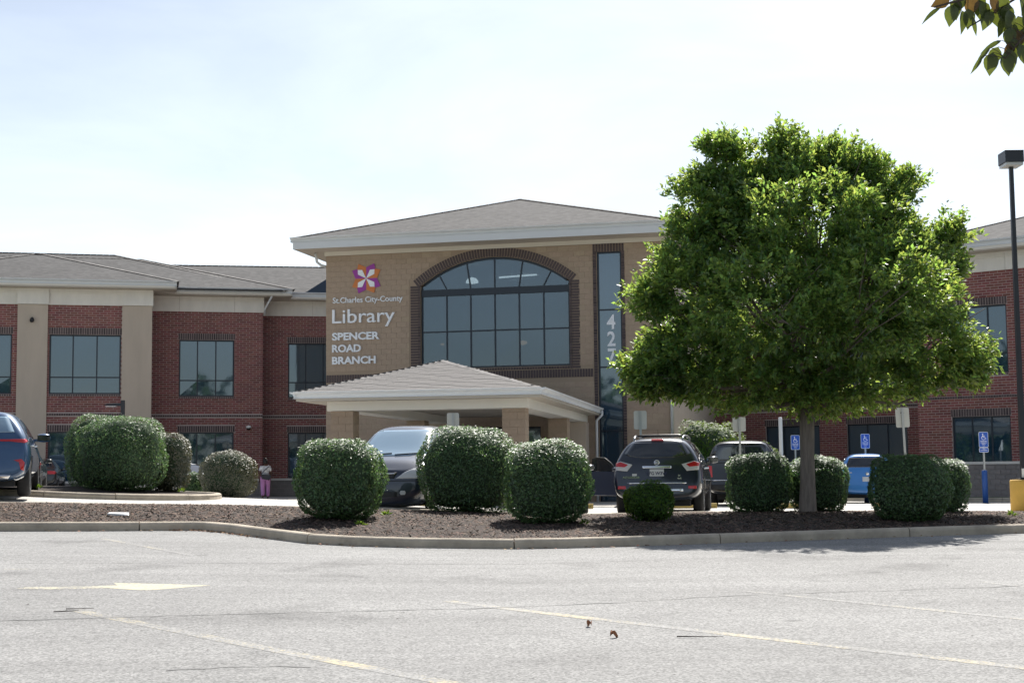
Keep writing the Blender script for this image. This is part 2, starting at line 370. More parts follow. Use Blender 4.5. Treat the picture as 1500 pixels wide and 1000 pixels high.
# ------------------------------------------------------------ ground heights (metres)
def ss(a, b, x):
    t = min(1., max(0., (x - a) / (b - a))); return t * t * (3 - 2 * t)
def z_asphalt(x, y):
    return .0225 * min(max(y, -12), 30) + .0225 * max(0., min(-x, 14)) * ss(6, 20, y)
def z_lot(x, y):
    k = 2.5 * max(0., -x - 12)
    l = min(.7, .05 * max(0., 1.5 - x)) * min(1., max(0., (y - 22.6) / 5.4)) * (1 - .9 * ss(33 + k, 50 + k, y))
    return .545 + l - .012 * min(10, max(0., x - 5)) - .20 * ss(36, 55, y)
FRONT = [(-30, 20.5), (-20, 20.8), (-9.9, 22.2), (-8.05, 22.84), (-6.54, 23.18), (-5.1, 23.62), (-4.5, 23.05), (-3.87, 22.18), (-2.98, 21.1), (-2.26, 20.72), (-1.47, 20.57), (-.51, 20.56),
         (.64, 20.60), (1.43, 20.76), (2.43, 21.02), (3.46, 21.34), (4.53, 21.66), (5.63, 22.0), (6.77, 22.32), (7.89, 22.6), (9.62, 22.95), (20, 24.6), (30, 26)]
BACK = [(-30, 25.5), (-20, 26), (-9.4, 26.7), (-7, 27.1), (-3.9, 27.7), (-.8, 28.5), (3.8, 30.2), (7, 29.8), (9.1, 28.8), (20, 28.2), (30, 29)]
FX, FY = zip(*FRONT); BX, BY = zip(*BACK)
def yf(x): return float(np.interp(x, FX, FY))
def yb(x): return float(np.interp(x, BX, BY))
def z_mulch(x, y):
    a, b = yf(x), yb(x); t = min(1, max(0, (y - a) / (b - a)))
    za = z_asphalt(x, a) + .085; zb = z_lot(x, b) + .04
    return za + (zb - za) * t + .13 * math.sin(PI * t ** 1.4)

# ------------------------------------------------------------ setting
def grid_sheet(name, xs, yfun0, yfun1, ny, zf, mat):
    mb = MB(); nx = len(xs)
    for x in xs:
        a, b = yfun0(x), yfun1(x)
        for j in range(ny + 1):
            y = a + (b - a) * j / ny; mb.v.append((x, y, zf(x, y)))
    for i in range(nx - 1):
        for j in range(ny):
            p = i * (ny + 1) + j; mb.f.append((p, p + ny + 1, p + ny + 2, p + 1))
    return struct(mb.build(name, mat, smooth=True))
def setting():
    xs = [x * 1.0 for x in range(-30, 31)]
    grid_sheet('asphalt_road', xs, lambda x: -30, lambda x: yf(x) + 1.2, 200, z_asphalt, M['asphalt'])
    grid_sheet('parking_lot', xs, lambda x: yb(x) - 1.2, lambda x: 66, 60, z_lot, M['concrete_lot'])
    mb = MB(); n = 48
    ring = [(0, 0, -.9)] + [(1500 * math.cos(2 * PI * k / n), 1500 * math.sin(2 * PI * k / n), -.9) for k in range(n)]
    mb.add(ring, [(0, 1 + k, 1 + (k + 1) % n) for k in range(n)]); struct(mb.build('ground', M['grass']))
    # mulch bed
    mb = MB(); xs = np.linspace(-29, 29, 260); ny = 34; r2 = random.Random(3)
    for x in xs:
        a, b = yf(x) + .175, yb(x) - .08
        for j in range(ny + 1):
            y = a + (b - a) * j / ny; e = 0 if j in (0, ny) else r2.uniform(-.018, .022); mb.v.append((x, y, z_mulch(x, y) + e))
    for i in range(len(xs) - 1):
        for j in range(ny): p = i * (ny + 1) + j; mb.f.append((p, p + ny + 1, p + ny + 2, p + 1))
    struct(mb.build('mulch_bed', M['mulch'], smooth=True))
    chips('mulch_chips', 30000, lambda: (rng.uniform(-10.5, 11.5), rng.uniform(0.02, 0.98)), z_mulch)
    # kerbs: separate poured segments
    kerb_line('front_kerb', [(x, yf(x)) for x in np.arange(-24, 24.01, .25)], lambda x, y: z_asphalt(x, yf(x)) - .05, .19, .17, 12)
    kerb_line('back_kerb', [(x, yb(x)) for x in np.arange(-24, 24.01, .5)], lambda x, y: z_lot(x, yb(x)) - .05, .17, .15, 8, back=True)
    # left island in the lot
    pts = [(-12.5, 30.6), (-10.2, 29.9), (-9.2, 29.7), (-8.2, 30.0), (-7.35, 31.0), (-6.85, 32.3), (-6.75, 33.4), (-7.0, 34.6), (-7.8, 35.3), (-9.5, 35.4), (-12.5, 35.2)]
    sm = []
    for i in range(len(pts)):
        p0, p1, p2, p3 = [Vector(pts[(i + k) % len(pts)]) for k in (-1, 0, 1, 2)]
        for t in (0, .25, .5, .75):
            sm.append(.5 * ((2 * p1) + (p2 - p0) * t + (2 * p0 - 5 * p1 + 4 * p2 - p3) * t * t + (3 * p1 - p0 - 3 * p2 + p3) * t ** 3))
    c = Vector((-9.3, 32.6)); mb = MB()
    rings = [1.0, .8, .6, .4, .2]
    for r in rings:
        for p in sm:
            q = c + (p - c) * r; mb.v.append((q.x, q.y, z_lot(q.x, q.y) + .09 + .10 * (1 - r)))
    n = len(sm); mb.v.append((c.x, c.y, z_lot(c.x, c.y) + .2))
    for k in range(len(rings) - 1):
        for i in range(n): mb.f.append((k * n + i, k * n + (i + 1) % n, (k + 1) * n + (i + 1) % n, (k + 1) * n + i))
    for i in range(n): mb.f.append(((len(rings) - 1) * n + i, (len(rings) - 1) * n + (i + 1) % n, len(rings) * n))
    struct(mb.build('island_mulch', M['mulch'], smooth=True))
    kerb_line('island_kerb', [(p.x, p.y) for p in sm] + [(sm[0].x, sm[0].y)], lambda x, y: z_lot(x, y) - .05, .18, .15, 6, closed=True)
    # grass strip in front of the right wing, with its kerb
    g = MB(); nseg = 10
    a0, a1 = Vector((12.4, 56.0)), Vector((24, 47.0)); nrm = Vector((-.62, -.79))
    for i in range(nseg + 1):
        p = a0.lerp(a1, i / nseg); q = p + nrm * 2.6
        g.v += [(p.x, p.y, z_lot(p.x, p.y) + .14), (q.x, q.y, z_lot(q.x, q.y) + .12)]
    for i in range(nseg): g.f.append((2 * i, 2 * i + 1, 2 * i + 3, 2 * i + 2))
    struct(g.build('grass_strip', M['grass']))
    ln = [(a0.lerp(a1, i / 16) + nrm * 2.6) for i in range(17)]
    kerb_line('grass_kerb', [(p.x, p.y) for p in ln], lambda x, y: z_lot(x, y) - .05, .2, .15, 4)
    # stall lines on the concrete
    for x in (1.9, 5.0, 8.2):
        sheet_line('stall_line', (x, 31.6), (x + .9, 36.0), .10, z_lot, M['white_line'])
    # pavement joints and cracks
    for pts in ([(-9, 12.2), (-6.6, 12.5), (-4.45, 12.66), (-3.05, 12.98), (-1.57, 13.28), (-.15, 13.6), (.9, 13.9), (2.19, 14.42), (3.6, 14.7), (5.23, 15.02), (9, 15.5)],):
        crack(pts, .016)
    crack([(-6, 17.6), (-3, 17.9), (-.2, 18.1), (2.6, 18.7), (6.5, 18.9)], .010)
    crack([(-2.4, 10.1), (-1.9, 10.25), (-1.3, 10.2)], .012)
    sheet_line('parking_line', (-4.05, 13.42), (-.30, 9.40), .14, z_asphalt, M['yellow'])
    sheet_line('parking_line', (-.65, 14.14), (4.4, 8.9), .13, z_asphalt, M['yellow'])
    sheet_line('parking_line', (2.29, 14.86), (4.9, 11.7), .10, z_asphalt, M['yellow_faint'])
    sheet_line('parking_line', (-6.1, 21.6), (-4.05, 18.72), .10, z_asphalt, M['yellow_faint'])
    sheet_line('parking_line', (4.95, 15.46), (5.6, 14.2), .10, z_asphalt, M['yellow_faint'])
    sheet_line('parking_line', (-5.9, 16.9), (-4.9, 17.0), .10, z_asphalt, M['yellow_faint'])
    arrow = [(-5.12, 15.02), (-4.75, 14.98), (-4.2, 15.13), (-3.98, 15.02), (-3.76, 14.93), (-3.2, 15.42), (-4.28, 15.60), (-4.17, 15.36), (-4.7, 15.2), (-5.05, 15.18)]
    a = MB(); a.add([(x, y, z_asphalt(x, y) + .0016) for x, y in arrow], [tuple(range(len(arrow)))])
    struct(a.build('painted_arrow', M['yellow_arrow']))
def chips(name, n, sampler, zf, parent=None):
    V = []; F = []
    for i in range(n):
        x, t = sampler(); a, b = yf(x) + .19, yb(x) - .1; y = a + (b - a) * t ** .9; z = zf(x, y) + .004
        l = rng.uniform(.012, .050) * (1.6 if rng.random() < .08 else 1); w = rng.uniform(.004, .010); an = rng.uniform(0, PI); tl = rng.uniform(-.5, .5)
        d = np.array([math.cos(an), math.sin(an), tl]); s = np.array([-math.sin(an), math.cos(an), rng.uniform(-.5, .5)])
        p = np.array([x, y, z + rng.uniform(0, .02)]); k = len(V)
        V += [p - d * l - s * w, p - d * l * .9 + s * w, p + d * l + s * w * .8, p + d * l * .95 - s * w, p + np.array([0, 0, w * 1.6])]
        F += [(k, k + 3, k + 4), (k + 3, k + 2, k + 4), (k + 2, k + 1, k + 4), (k + 1, k, k + 4)]
    stuff(np_mesh(name, np.array(V), np.array(F), M['chip'], parent))
def kerb_line(name, pts, zf, h, w, per, back=False, closed=False):
    holder = bpy.data.objects.new(name, None); C.objects.link(holder); holder['kind'] = 'structure'
    P = [Vector((x, y)) for x, y in pts]; n = len(P); nr = []
    for i in range(n):
        t = (P[min(i + 1, n - 1)] - P[max(i - 1, 0)]).normalized(); nr.append(Vector((-t.y, t.x)))
    prof = [(0, 0), (.006, h - .055), (.012, h - .036), (.025, h - .017), (.043, h - .005), (.062, h), (w - .025, h), (w - .006, h - .012), (w, h - .03), (w, 0)]
    r2 = random.Random(len(name))
    for s in range(0, n - 1, per):
        e = min(s + per, n - 1); mb = MB(); k = len(prof); cnt = 0
        dz = r2.uniform(-.006, .006)
        for i in range(s, e + 1):
            p = P[i].copy(); t = (P[min(i + 1, n - 1)] - P[max(i - 1, 0)]).normalized()
            if i == s and s > 0: p += t * .008
            if i == e and e < n - 1: p -= t * .008
            sg = -1 if back else 1
            for a, z in prof:
                q = p + nr[i] * (a * sg); mb.v.append((q.x, q.y, zf(p.x, p.y) + z + dz))
            cnt += 1
        for i in range(cnt - 1):
            for j in range(k - 1): mb.f.append((i * k + j, (i + 1) * k + j, (i + 1) * k + j + 1, i * k + j + 1))
        mb.f.append(tuple(range(k))); mb.f.append(tuple(range((cnt - 1) * k, cnt * k))[::-1])
        mb.build('kerb_segment', M['kerb'], holder)
def sheet_line(name, a, b, w, zf, mat):
    a, b = Vector(a), Vector(b); d = (b - a); n = max(2, int(d.length / .4)); s = Vector((-d.y, d.x)).normalized() * w / 2; mb = MB()
    for i in range(n + 1):
        p = a + d * (i / n)
        for q in (p + s, p - s): mb.v.append((q.x, q.y, zf(q.x, q.y) + .0016))
    for i in range(n): mb.f.append((2 * i, 2 * i + 1, 2 * i + 3, 2 * i + 2))
    return struct(mb.build(name, mat))
def crack(pts, w):
    r2 = random.Random(len(pts)); P = []
    for i in range(len(pts) - 1):
        a, b = Vector(pts[i]), Vector(pts[i + 1]); n = max(2, int((b - a).length / .12))
        for k in range(n): P.append(a.lerp(b, k / n) + Vector((0, r2.gauss(0, .018))))
    mb = MB()
    for i, p in enumerate(P):
        ww = w * r2.uniform(.15, 1.1)
        for q in (p + Vector((0, ww)), p - Vector((0, ww))): mb.v.append((q.x, q.y, z_asphalt(q.x, q.y) + .0032))
    for i in range(len(P) - 1): mb.f.append((2 * i, 2 * i + 2, 2 * i + 3, 2 * i + 1))
    struct(mb.build('pavement_crack', M['crack']))
setting()

# ------------------------------------------------------------ library building
class Frame:      # a facade plane: u runs right along the wall, v out of the wall towards the car park, z up
    def __init__(s, x, y, yaw):
        a = math.radians(yaw); s.o = Vector((x, y, 0)); s.d = Vector((math.cos(a), -math.sin(a), 0)); s.n = Vector((-math.sin(a), -math.cos(a), 0)); s.yaw = a
    def P(s, u, z, v=0.0): p = s.o + s.d * u + s.n * v; return (p.x, p.y, z)
    def mat(s, u, z, v=0.0, rot=0.0):    # local x along u, local y up, local z out of the wall
        m = Matrix((s.d, Vector((0, 0, 1)), s.n)).transposed().to_4x4(); m.translation = Vector(s.P(u, z, v))
        return m @ Matrix.Rotation(rot, 4, 'Z')
FA, FB, FC = Frame(-18.20, 64.2, -14), Frame(-14.295, 67.2, -14), Frame(-10.52, 69.5, -10.5)
FT, FR, FQ = Frame(0.723, 53.0, 13), Frame(18.186, 56.0, 38), Frame(14.0, 66.2, 38)
FK = Frame(0.7475, 37.8, 9.6)
LIB = root('library_building', 'large red brick and tan block library with arched entrance window and grey hipped roofs', 'building', (-1.0, 60.0, .3))

def wall(fr, u0, u1, z0, z1, holes, mat, thick=.35, v=0.0):
    us = sorted({u0, u1} | {h[k] for h in holes for k in (0, 1) if u0 < h[k] < u1}); zs = sorted({z0, z1} | {h[k] for h in holes for k in (2, 3) if z0 < h[k] < z1})
    solid = {}
    for i in range(len(us) - 1):
        for j in range(len(zs) - 1):
            cu, cz = (us[i] + us[i + 1]) / 2, (zs[j] + zs[j + 1]) / 2
            solid[i, j] = not any(h[0] < cu < h[1] and h[2] < cz < h[3] for h in holes)
    mb = MB()
    for (i, j), s in solid.items():
        if not s: continue
        a, b, c, d = us[i], us[i + 1], zs[j], zs[j + 1]
        mb.quad(fr.P(a, c, v), fr.P(b, c, v), fr.P(b, d, v), fr.P(a, d, v))
        mb.quad(fr.P(b, c, v - thick), fr.P(a, c, v - thick), fr.P(a, d, v - thick), fr.P(b, d, v - thick))
        for di, dj, e in ((-1, 0, (a, c, a, d)), (1, 0, (b, d, b, c)), (0, -1, (b, c, a, c)), (0, 1, (a, d, b, d))):
            if not solid.get((i + di, j + dj), False):
                mb.quad(fr.P(e[0], e[1], v - thick), fr.P(e[0], e[1], v), fr.P(e[2], e[3], v), fr.P(e[2], e[3], v - thick))
    return mb.build('wall', mat, LIB)
def brick_field(mb, fr, u0, u1, z0, z1, holes, bl=.296, bh=.1016, joint=.019, v=0.0, proud=.006, seed=0):
    """running bond, every brick its own box of five faces; returns nothing, fills mb"""
    n = int(round((z1 - z0) / bh)); bh = (z1 - z0) / n; r = random.Random(seed)
    for j in range(n):
        za, zb = z0 + j * bh + joint / 2, z0 + (j + 1) * bh - joint / 2; zc = (za + zb) / 2
        cut = sorted((h[0], h[1]) for h in holes if h[2] - .03 < zc < h[3] + .03)
        segs = []; a = u0
        for c0, c1 in cut:
            if c0 > a: segs.append((a, c0))
            a = max(a, c1)
        if a < u1: segs.append((a, u1))
        off = (j % 2) * (bl + joint) / 2 + (bl + joint) * math.floor(u0 / (bl + joint))
        for s0, s1 in segs:
            k = math.floor((s0 - off) / (bl + joint))
            while True:
                x0 = off + k * (bl + joint); x1 = x0 + bl; k += 1
                if x0 >= s1: break
                x0, x1 = max(x0, s0), min(x1, s1)
                if x1 - x0 < .02: continue
                p = v + proud + r.uniform(-.002, .002)
                brick(mb, fr, x0, x1, za, zb, v - .004, p)
def brick(mb, fr, x0, x1, za, zb, vb, vf):
    a = [fr.P(x0, za, vf), fr.P(x1, za, vf), fr.P(x1, zb, vf), fr.P(x0, zb, vf), fr.P(x0, za, vb), fr.P(x1, za, vb), fr.P(x1, zb, vb), fr.P(x0, zb, vb)]
    mb.add(a, ((0, 1, 2, 3), (4, 5, 1, 0), (5, 6, 2, 1), (6, 7, 3, 2), (7, 4, 0, 3)))
def soldier(mb, fr, u0, u1, z0, z1, v=0.0, proud=.012, pitch=.1016, joint=.022):
    n = max(1, int(round((u1 - u0) / pitch))); p = (u1 - u0) / n
    for i in range(n): brick(mb, fr, u0 + i * p + joint / 2, u0 + (i + 1) * p - joint / 2, z0 + joint / 2, z1 - joint / 2, v - .004, v + proud)
PIECES = {'n': 0}
def window(fr, u0, u1, z0, z1, vbars, hbars, v=-.10, bar=.055, depth=.09, paneoff=.035, split=None):
    """frame bars as one mesh, every pane its own object below it"""
    mb = MB(); e = .065
    mb.fbox(fr, u0, u0 + e, z0, z1, v, v - depth); mb.fbox(fr, u1 - e, u1, z0, z1, v, v - depth)
    mb.fbox(fr, u0 + e, u1 - e, z0, z0 + e, v, v - depth); mb.fbox(fr, u0 + e, u1 - e, z1 - e, z1, v, v - depth)
    us = [u0 + e] + list(vbars) + [u1 - e]; zs = [z0 + e] + list(hbars) + [z1 - e]
    for u in vbars: mb.fbox(fr, u - bar / 2, u + bar / 2, z0 + e, z1 - e, v - .004, v - depth + .004)
    for z in hbars:
        for i in range(len(us) - 1):
            a = us[i] + (bar / 2 if i else 0); b = us[i + 1] - (bar / 2 if i < len(us) - 2 else 0)
            mb.fbox(fr, a, b, z - bar / 2, z + bar / 2, v - .007, v - depth + .007)
    w = mb.build('window', M['frame_dark'], LIB)
    r = random.Random(int(u0 * 100) + int(z0 * 10))
    for i in range(len(us) - 1):
        for j in range(len(zs) - 1):
            a = us[i] + (bar / 2 if i else 0); b = us[i + 1] - (bar / 2 if i < len(us) - 2 else 0)
            c = zs[j] + (bar / 2 if j else 0); d = zs[j + 1] - (bar / 2 if j < len(zs) - 2 else 0)
            pane(fr, a, b, c, d, v - paneoff, w, r)
    return w
def pane(fr, a, b, c, d, v, parent, r, mat='glass'):
    t = [r.uniform(-.0022, .0022) for _ in range(4)]; p = MB(); bk = v - .022
    p.hexa([fr.P(a, c, bk), fr.P(a, c, v + t[0]), fr.P(b, c, v + t[1]), fr.P(b, c, bk), fr.P(a, d, bk), fr.P(a, d, v + t[2]), fr.P(b, d, v + t[3]), fr.P(b, d, bk)])
    return p.build('pane', M[mat], parent)
def hip_roof(fr, u0, u1, v, zc, depth, pitch=.333, mat='roof', left_hip=True, right_hip=True, thick=.02, ext=0.0):
    """hipped roof whose front eave is at v; runs back 2*depth; ridge at zc + depth*pitch"""
    h = depth * pitch; zr = zc + h; vb = v - 2 * depth - ext
    ra = u0 + (depth if left_hip else 0); rb = u1 - (depth if right_hip else 0)
    if rb < ra: m_ = (ra + rb) / 2; ra, rb = m_ - .01, m_ + .01
    rk = [v - depth, v - depth - ext] if ext else [v - depth, v - depth]
    A, B, Cc, D = fr.P(u0, zc, v), fr.P(u1, zc, v), fr.P(u1, zc, vb), fr.P(u0, zc, vb); R0, R1 = fr.P(ra, zr, rk[0]), fr.P(rb, zr, rk[1])
    dn = lambda p: (p[0], p[1], p[2] - thick)
    mb = MB(); mb.add([A, B, Cc, D, R0, R1, dn(A), dn(B), dn(Cc), dn(D)], ([(0, 1, 4), (1, 2, 5, 4), (2, 3, 5), (3, 0, 4, 5)] if ext else [(0, 1, 5, 4), (1, 2, 5), (2, 3, 4, 5), (3, 0, 4)]) + [(0, 6, 7, 1), (1, 7, 8, 2), (2, 8, 9, 3), (3, 9, 6, 0), (6, 9, 8, 7)])
    o = mb.build('roof', M[mat], LIB)
    caps = MB()
    for a, b in ((A, R0), (B, R0 if ext else R1), (R0, R1)):
        if (Vector(a) - Vector(b)).length < .3: continue
        a, b = Vector(a), Vector(b); n = int((b - a).length / .3); s = (b - a).cross(Vector((0, 0, 1))).normalized() * .15
        for k in range(n):
            p, q = a.lerp(b, k / n), a.lerp(b, (k + .96) / n); up = Vector((0, 0, .022)); up2 = Vector((0, 0, .034))
            caps.add([p - s, p + up, p + s, q - s, q + up2, q + s], [(0, 1, 4, 3), (1, 2, 5, 4)])
    stuff(caps.build('ridge_cap', M['shingle'], o))
    return o
def gutter(fr, u0, u1, z0, z1, v, w=.13, mat='trim_white', parent=None):
    mb = MB(); h = z1 - z0; prof = [(0, z0), (-.035, z0 + h * .10), (-.02, z0 + h * .55), (w * .55, z0 + h * .8), (w * .62, z1), (w * .62 - .03, z1), (-.06, z1 - .02), (-.06, z0)]
    prof = [(v + .02 + a, z) for a, z in prof]
    n = len(prof); vs = [fr.P(u0, z, vv) for vv, z in prof] + [fr.P(u1, z, vv) for vv, z in prof]
    mb.add(vs, [tuple(range(n)), tuple(range(n, 2 * n))[::-1]] + [(i, n + i, n + (i + 1) % n, (i + 1) % n) for i in range(n)])
    return mb.build('gutter', M[mat], parent or LIB)
def fasc(name, fr, u0, u1, z0, z1, v0, v1, mat, parent=None):
    return MB().fbox(fr, u0, u1, z0, z1, v0, v1).build(name, M[mat], parent or LIB)

Z_BASE, Z_STONE, Z_GH, Z_STR, Z_SILL, Z_TR, Z_HEAD, Z_SOLD, Z_BT, Z_FR = -.2, 1.12, 3.40, 4.10, 5.05, 5.80, 7.69, 8.0, 9.0, 9.70
def brick_wing(fr, u0, u1, wins, seed, pil=(), z_stone=Z_STONE, dz=0.0, jointu=()):
    """two-storey brick bay: windows are (u0, u1, mullions); pil are pilaster intervals left out of the brickwork"""
    holes = []; red = MB(); drk = MB()
    for a, b, m_ in wins:
        holes += [(a, b, Z_SILL + dz, Z_HEAD + dz), (a, b, z_stone, Z_GH + dz)]
    wall(fr, u0, u1, Z_BASE, Z_FR + .05 + dz, holes, M['mortar'])
    bh = list(holes)
    for a, b, m_ in wins:
        bh += [(a - .04, b + .04, Z_HEAD + dz, Z_SOLD + dz), (a - .04, b + .04, Z_GH + dz, Z_GH + .30 + dz), (a, b, Z_SILL - .10 + dz, Z_SILL + dz)]
        soldier(drk, fr, a - .04, b + .04, Z_HEAD + dz, Z_SOLD + dz); soldier(drk, fr, a - .04, b + .04, Z_GH + dz, Z_GH + .30 + dz); soldier(drk, fr, a, b, Z_SILL - .10 + dz, Z_SILL + dz)
        h1 = [Z_TR + dz]
        window(fr, a, b, Z_SILL + dz, Z_HEAD + dz, m_, h1)
        window(fr, a, b, z_stone + .02, Z_GH + dz, m_, [])
    for p in pil: bh.append((p[0], p[1], -9, 99))
    bh.append((u0 - 1, u1 + 1, Z_STR + dz, Z_STR + .10 + dz))
    a = u0
    for p in sorted(pil) + [(u1, u1)]:
        if p[0] - a > .1: soldier(drk, fr, a, p[0], Z_STR + dz, Z_STR + .10 + dz, proud=.03)
        a = p[1]
    brick_field(red, fr, u0, u1, z_stone + .10, Z_BT + dz, bh, seed=seed)
    red.build('red_bricks', M['red_brick'], LIB)['kind'] = 'stuff'
    drk.build('dark_bricks', M['dark_brick'], LIB)['kind'] = 'stuff'
    # stone base with its cap, limestone frieze in panels
    st = MB(); sh = [(a, b, z_stone - .02, 99) for a, b, m_ in wins]
    brick_field(st, fr, u0, u1, Z_BASE, z_stone, [(p[0], p[1], -9, 99) for p in pil], bl=.395, bh=.2, joint=.01, v=.04, proud=.02, seed=seed + 5)
    st.build('base_stones', M['base_stone'], LIB)['kind'] = 'stuff'
    a = u0
    for p in sorted(pil) + [(u1, u1)]:
        if p[0] - a > .1: fasc('stone_cap', fr, a, p[0], z_stone, z_stone + .10, .11, -.04, 'limestone')
        a = p[1]
    ju = [u0] + list(jointu) + [u1 + .05]
    for i in range(len(ju) - 1):
        fasc('frieze_panel', fr, ju[i] + .006, ju[i + 1] - .006, Z_BT + dz, Z_BT + .50 + dz, .07, -.01, 'limestone')
        fasc('frieze_panel', fr, ju[i] + .006, ju[i + 1] - .006, Z_BT + .50 + dz, Z_FR + dz, .13, -.01, 'limestone')

def library():
    # left wing, three set-back bays
    brick_wing(FA, -9.5, 2.08, [(-8.2, -3.86, [-7.1, -6.0, -4.95]), (-2.29, .76, [-1.29, -.27])], 1, pil=[(-3.64, -2.37), (.80, 2.1)], jointu=(-3.64, -2.37, .80))
    for a, b in ((-3.64, -2.37), (.80, 2.1)):
        MB().fbox(FA, a, b, Z_BASE, Z_BT, .12, -.02).build('pilaster', M['stucco'], LIB)
        fasc('frieze_panel', FA, a - .02, b + .04, Z_BT + .004, Z_FR, .20, .135, 'limestone')
    brick_wing(FB, -2.42, 2.65, [(-1.19, 1.33, [-.35, .49])], 2, jointu=(-1.2, 1.33))
    brick_wing(FC, -1.6, 8.0, [(-.27, 2.25, [.57, 1.41])], 3, jointu=(.9, 3.2))
    MB().fbox(FA, 2.0, 2.08, Z_BASE, Z_FR, -.36, -3.0).build('wall', M['red_brick'], LIB)
    MB().fbox(FB, 2.57, 2.65, Z_BASE, Z_FR, -.36, -2.5).build('wall', M['red_brick'], LIB)
    z0 = 10.02
    for fr, a, b, dep in ((FA, -16, 3.15, 6.7), (FB, -8, 3.95, 6.6), (FC, -8, 12, 6.2)):
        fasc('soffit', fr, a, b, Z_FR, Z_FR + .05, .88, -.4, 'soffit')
        fasc('fascia', fr, a, b, Z_FR + .052, Z_FR + .13, .90, .78, 'trim_cream')
        gutter(fr, a, b, Z_FR + .13, z0 + .02, .90)
    MB().fbox(FA, 3.06, 3.15, Z_FR + .05, z0, .9, -.9).build('fascia', M['trim_white'], LIB)
    MB().fbox(FB, 3.86, 3.95, Z_FR + .05, z0, .9, -.5).build('fascia', M['trim_white'], LIB)
    hip_roof(FA, -9.6, 3.25, .985, z0, 6.2, .318); hip_roof(FB, -30, 4.05, .985, z0, 7.0, .318)
    hip_roof(FA, -30, 8.15, -.9, z0 - .1, 7.9); hip_roof(FC, -14, 16, .985, z0, 6.4)
    # right wing
    brick_wing(FR, -2.62, 12, [(-1.25, 1.05, [-.48, .28]), (3.6, 6.6, [4.6, 5.6])], 4, z_stone=1.55, jointu=(-1.3, 1.1, 2.3))
    MB().fbox(FR, 2.3, 3.4, Z_BASE, Z_BT, .12, -.02).build('pilaster', M['stucco'], LIB)
    brick_wing(FQ, -13, 5.6, [(-8.2, -5.6, [-7.3, -6.5]), (-2.75, .0, [-1.83, -.92]), (1.34, 4.2, [2.29, 3.25])], 5, z_stone=1.5, jointu=(-6, -2.9, .2, 3.2))
    for fr, a, b in ((FR, -3.6, 14), (FQ, -14, 5.2)):
        fasc('soffit', fr, a, b, Z_FR, Z_FR + .05, .88, -.4, 'soffit'); fasc('fascia', fr, a, b, Z_FR + .052, Z_FR + .16, .90, .78, 'trim_cream'); gutter(fr, a, b, Z_FR + .16, z0 + .08, .90)
    MB().fbox(FR, -3.6, -3.51, Z_FR + .05, z0, .9, -.9).build('fascia', M['trim_white'], LIB)
    hip_roof(FR, -3.7, 22, .985, z0 + .05, 4.8); hip_roof(FQ, -16, 10, .985, z0 + .05, 5.4)
    MB().prism([(.45, 10.0), (1.9, 10.0), (1.9, 10.95)], lambda u, z: FC.P(u, z, .99), lambda u, z: FC.P(u, z, .90)).build('roof_wedge', M['wedge_navy'], LIB)  # navy panel added to stand for the dark wedge beside the tower
    tower(); canopy()
    # small fittings that belong to the building
    dp = [(.62, 9.78, .98), (.60, 9.60, .95)]
    for fr, pts, r in ((FB, [(3.0, 9.82, .85), (2.98, 9.66, .80), (2.72, 9.15, .22), (2.72, 8.9, .1)], .05), (FT, [(-8.35, 9.82, .2), (-8.33, 9.5, .1), (-8.2, 9.38, 0), (-7.99, 9.32, -.1)], .05),
                       (FT, [(5.4, 9.7, .2), (5.12, 9.2, .1), (5.12, .3, .1)], .05)):
        MB().tube([fr.P(u, z, v) for u, z, v in pts], r, 8).build('downpipe', M['trim_white'], LIB, True)

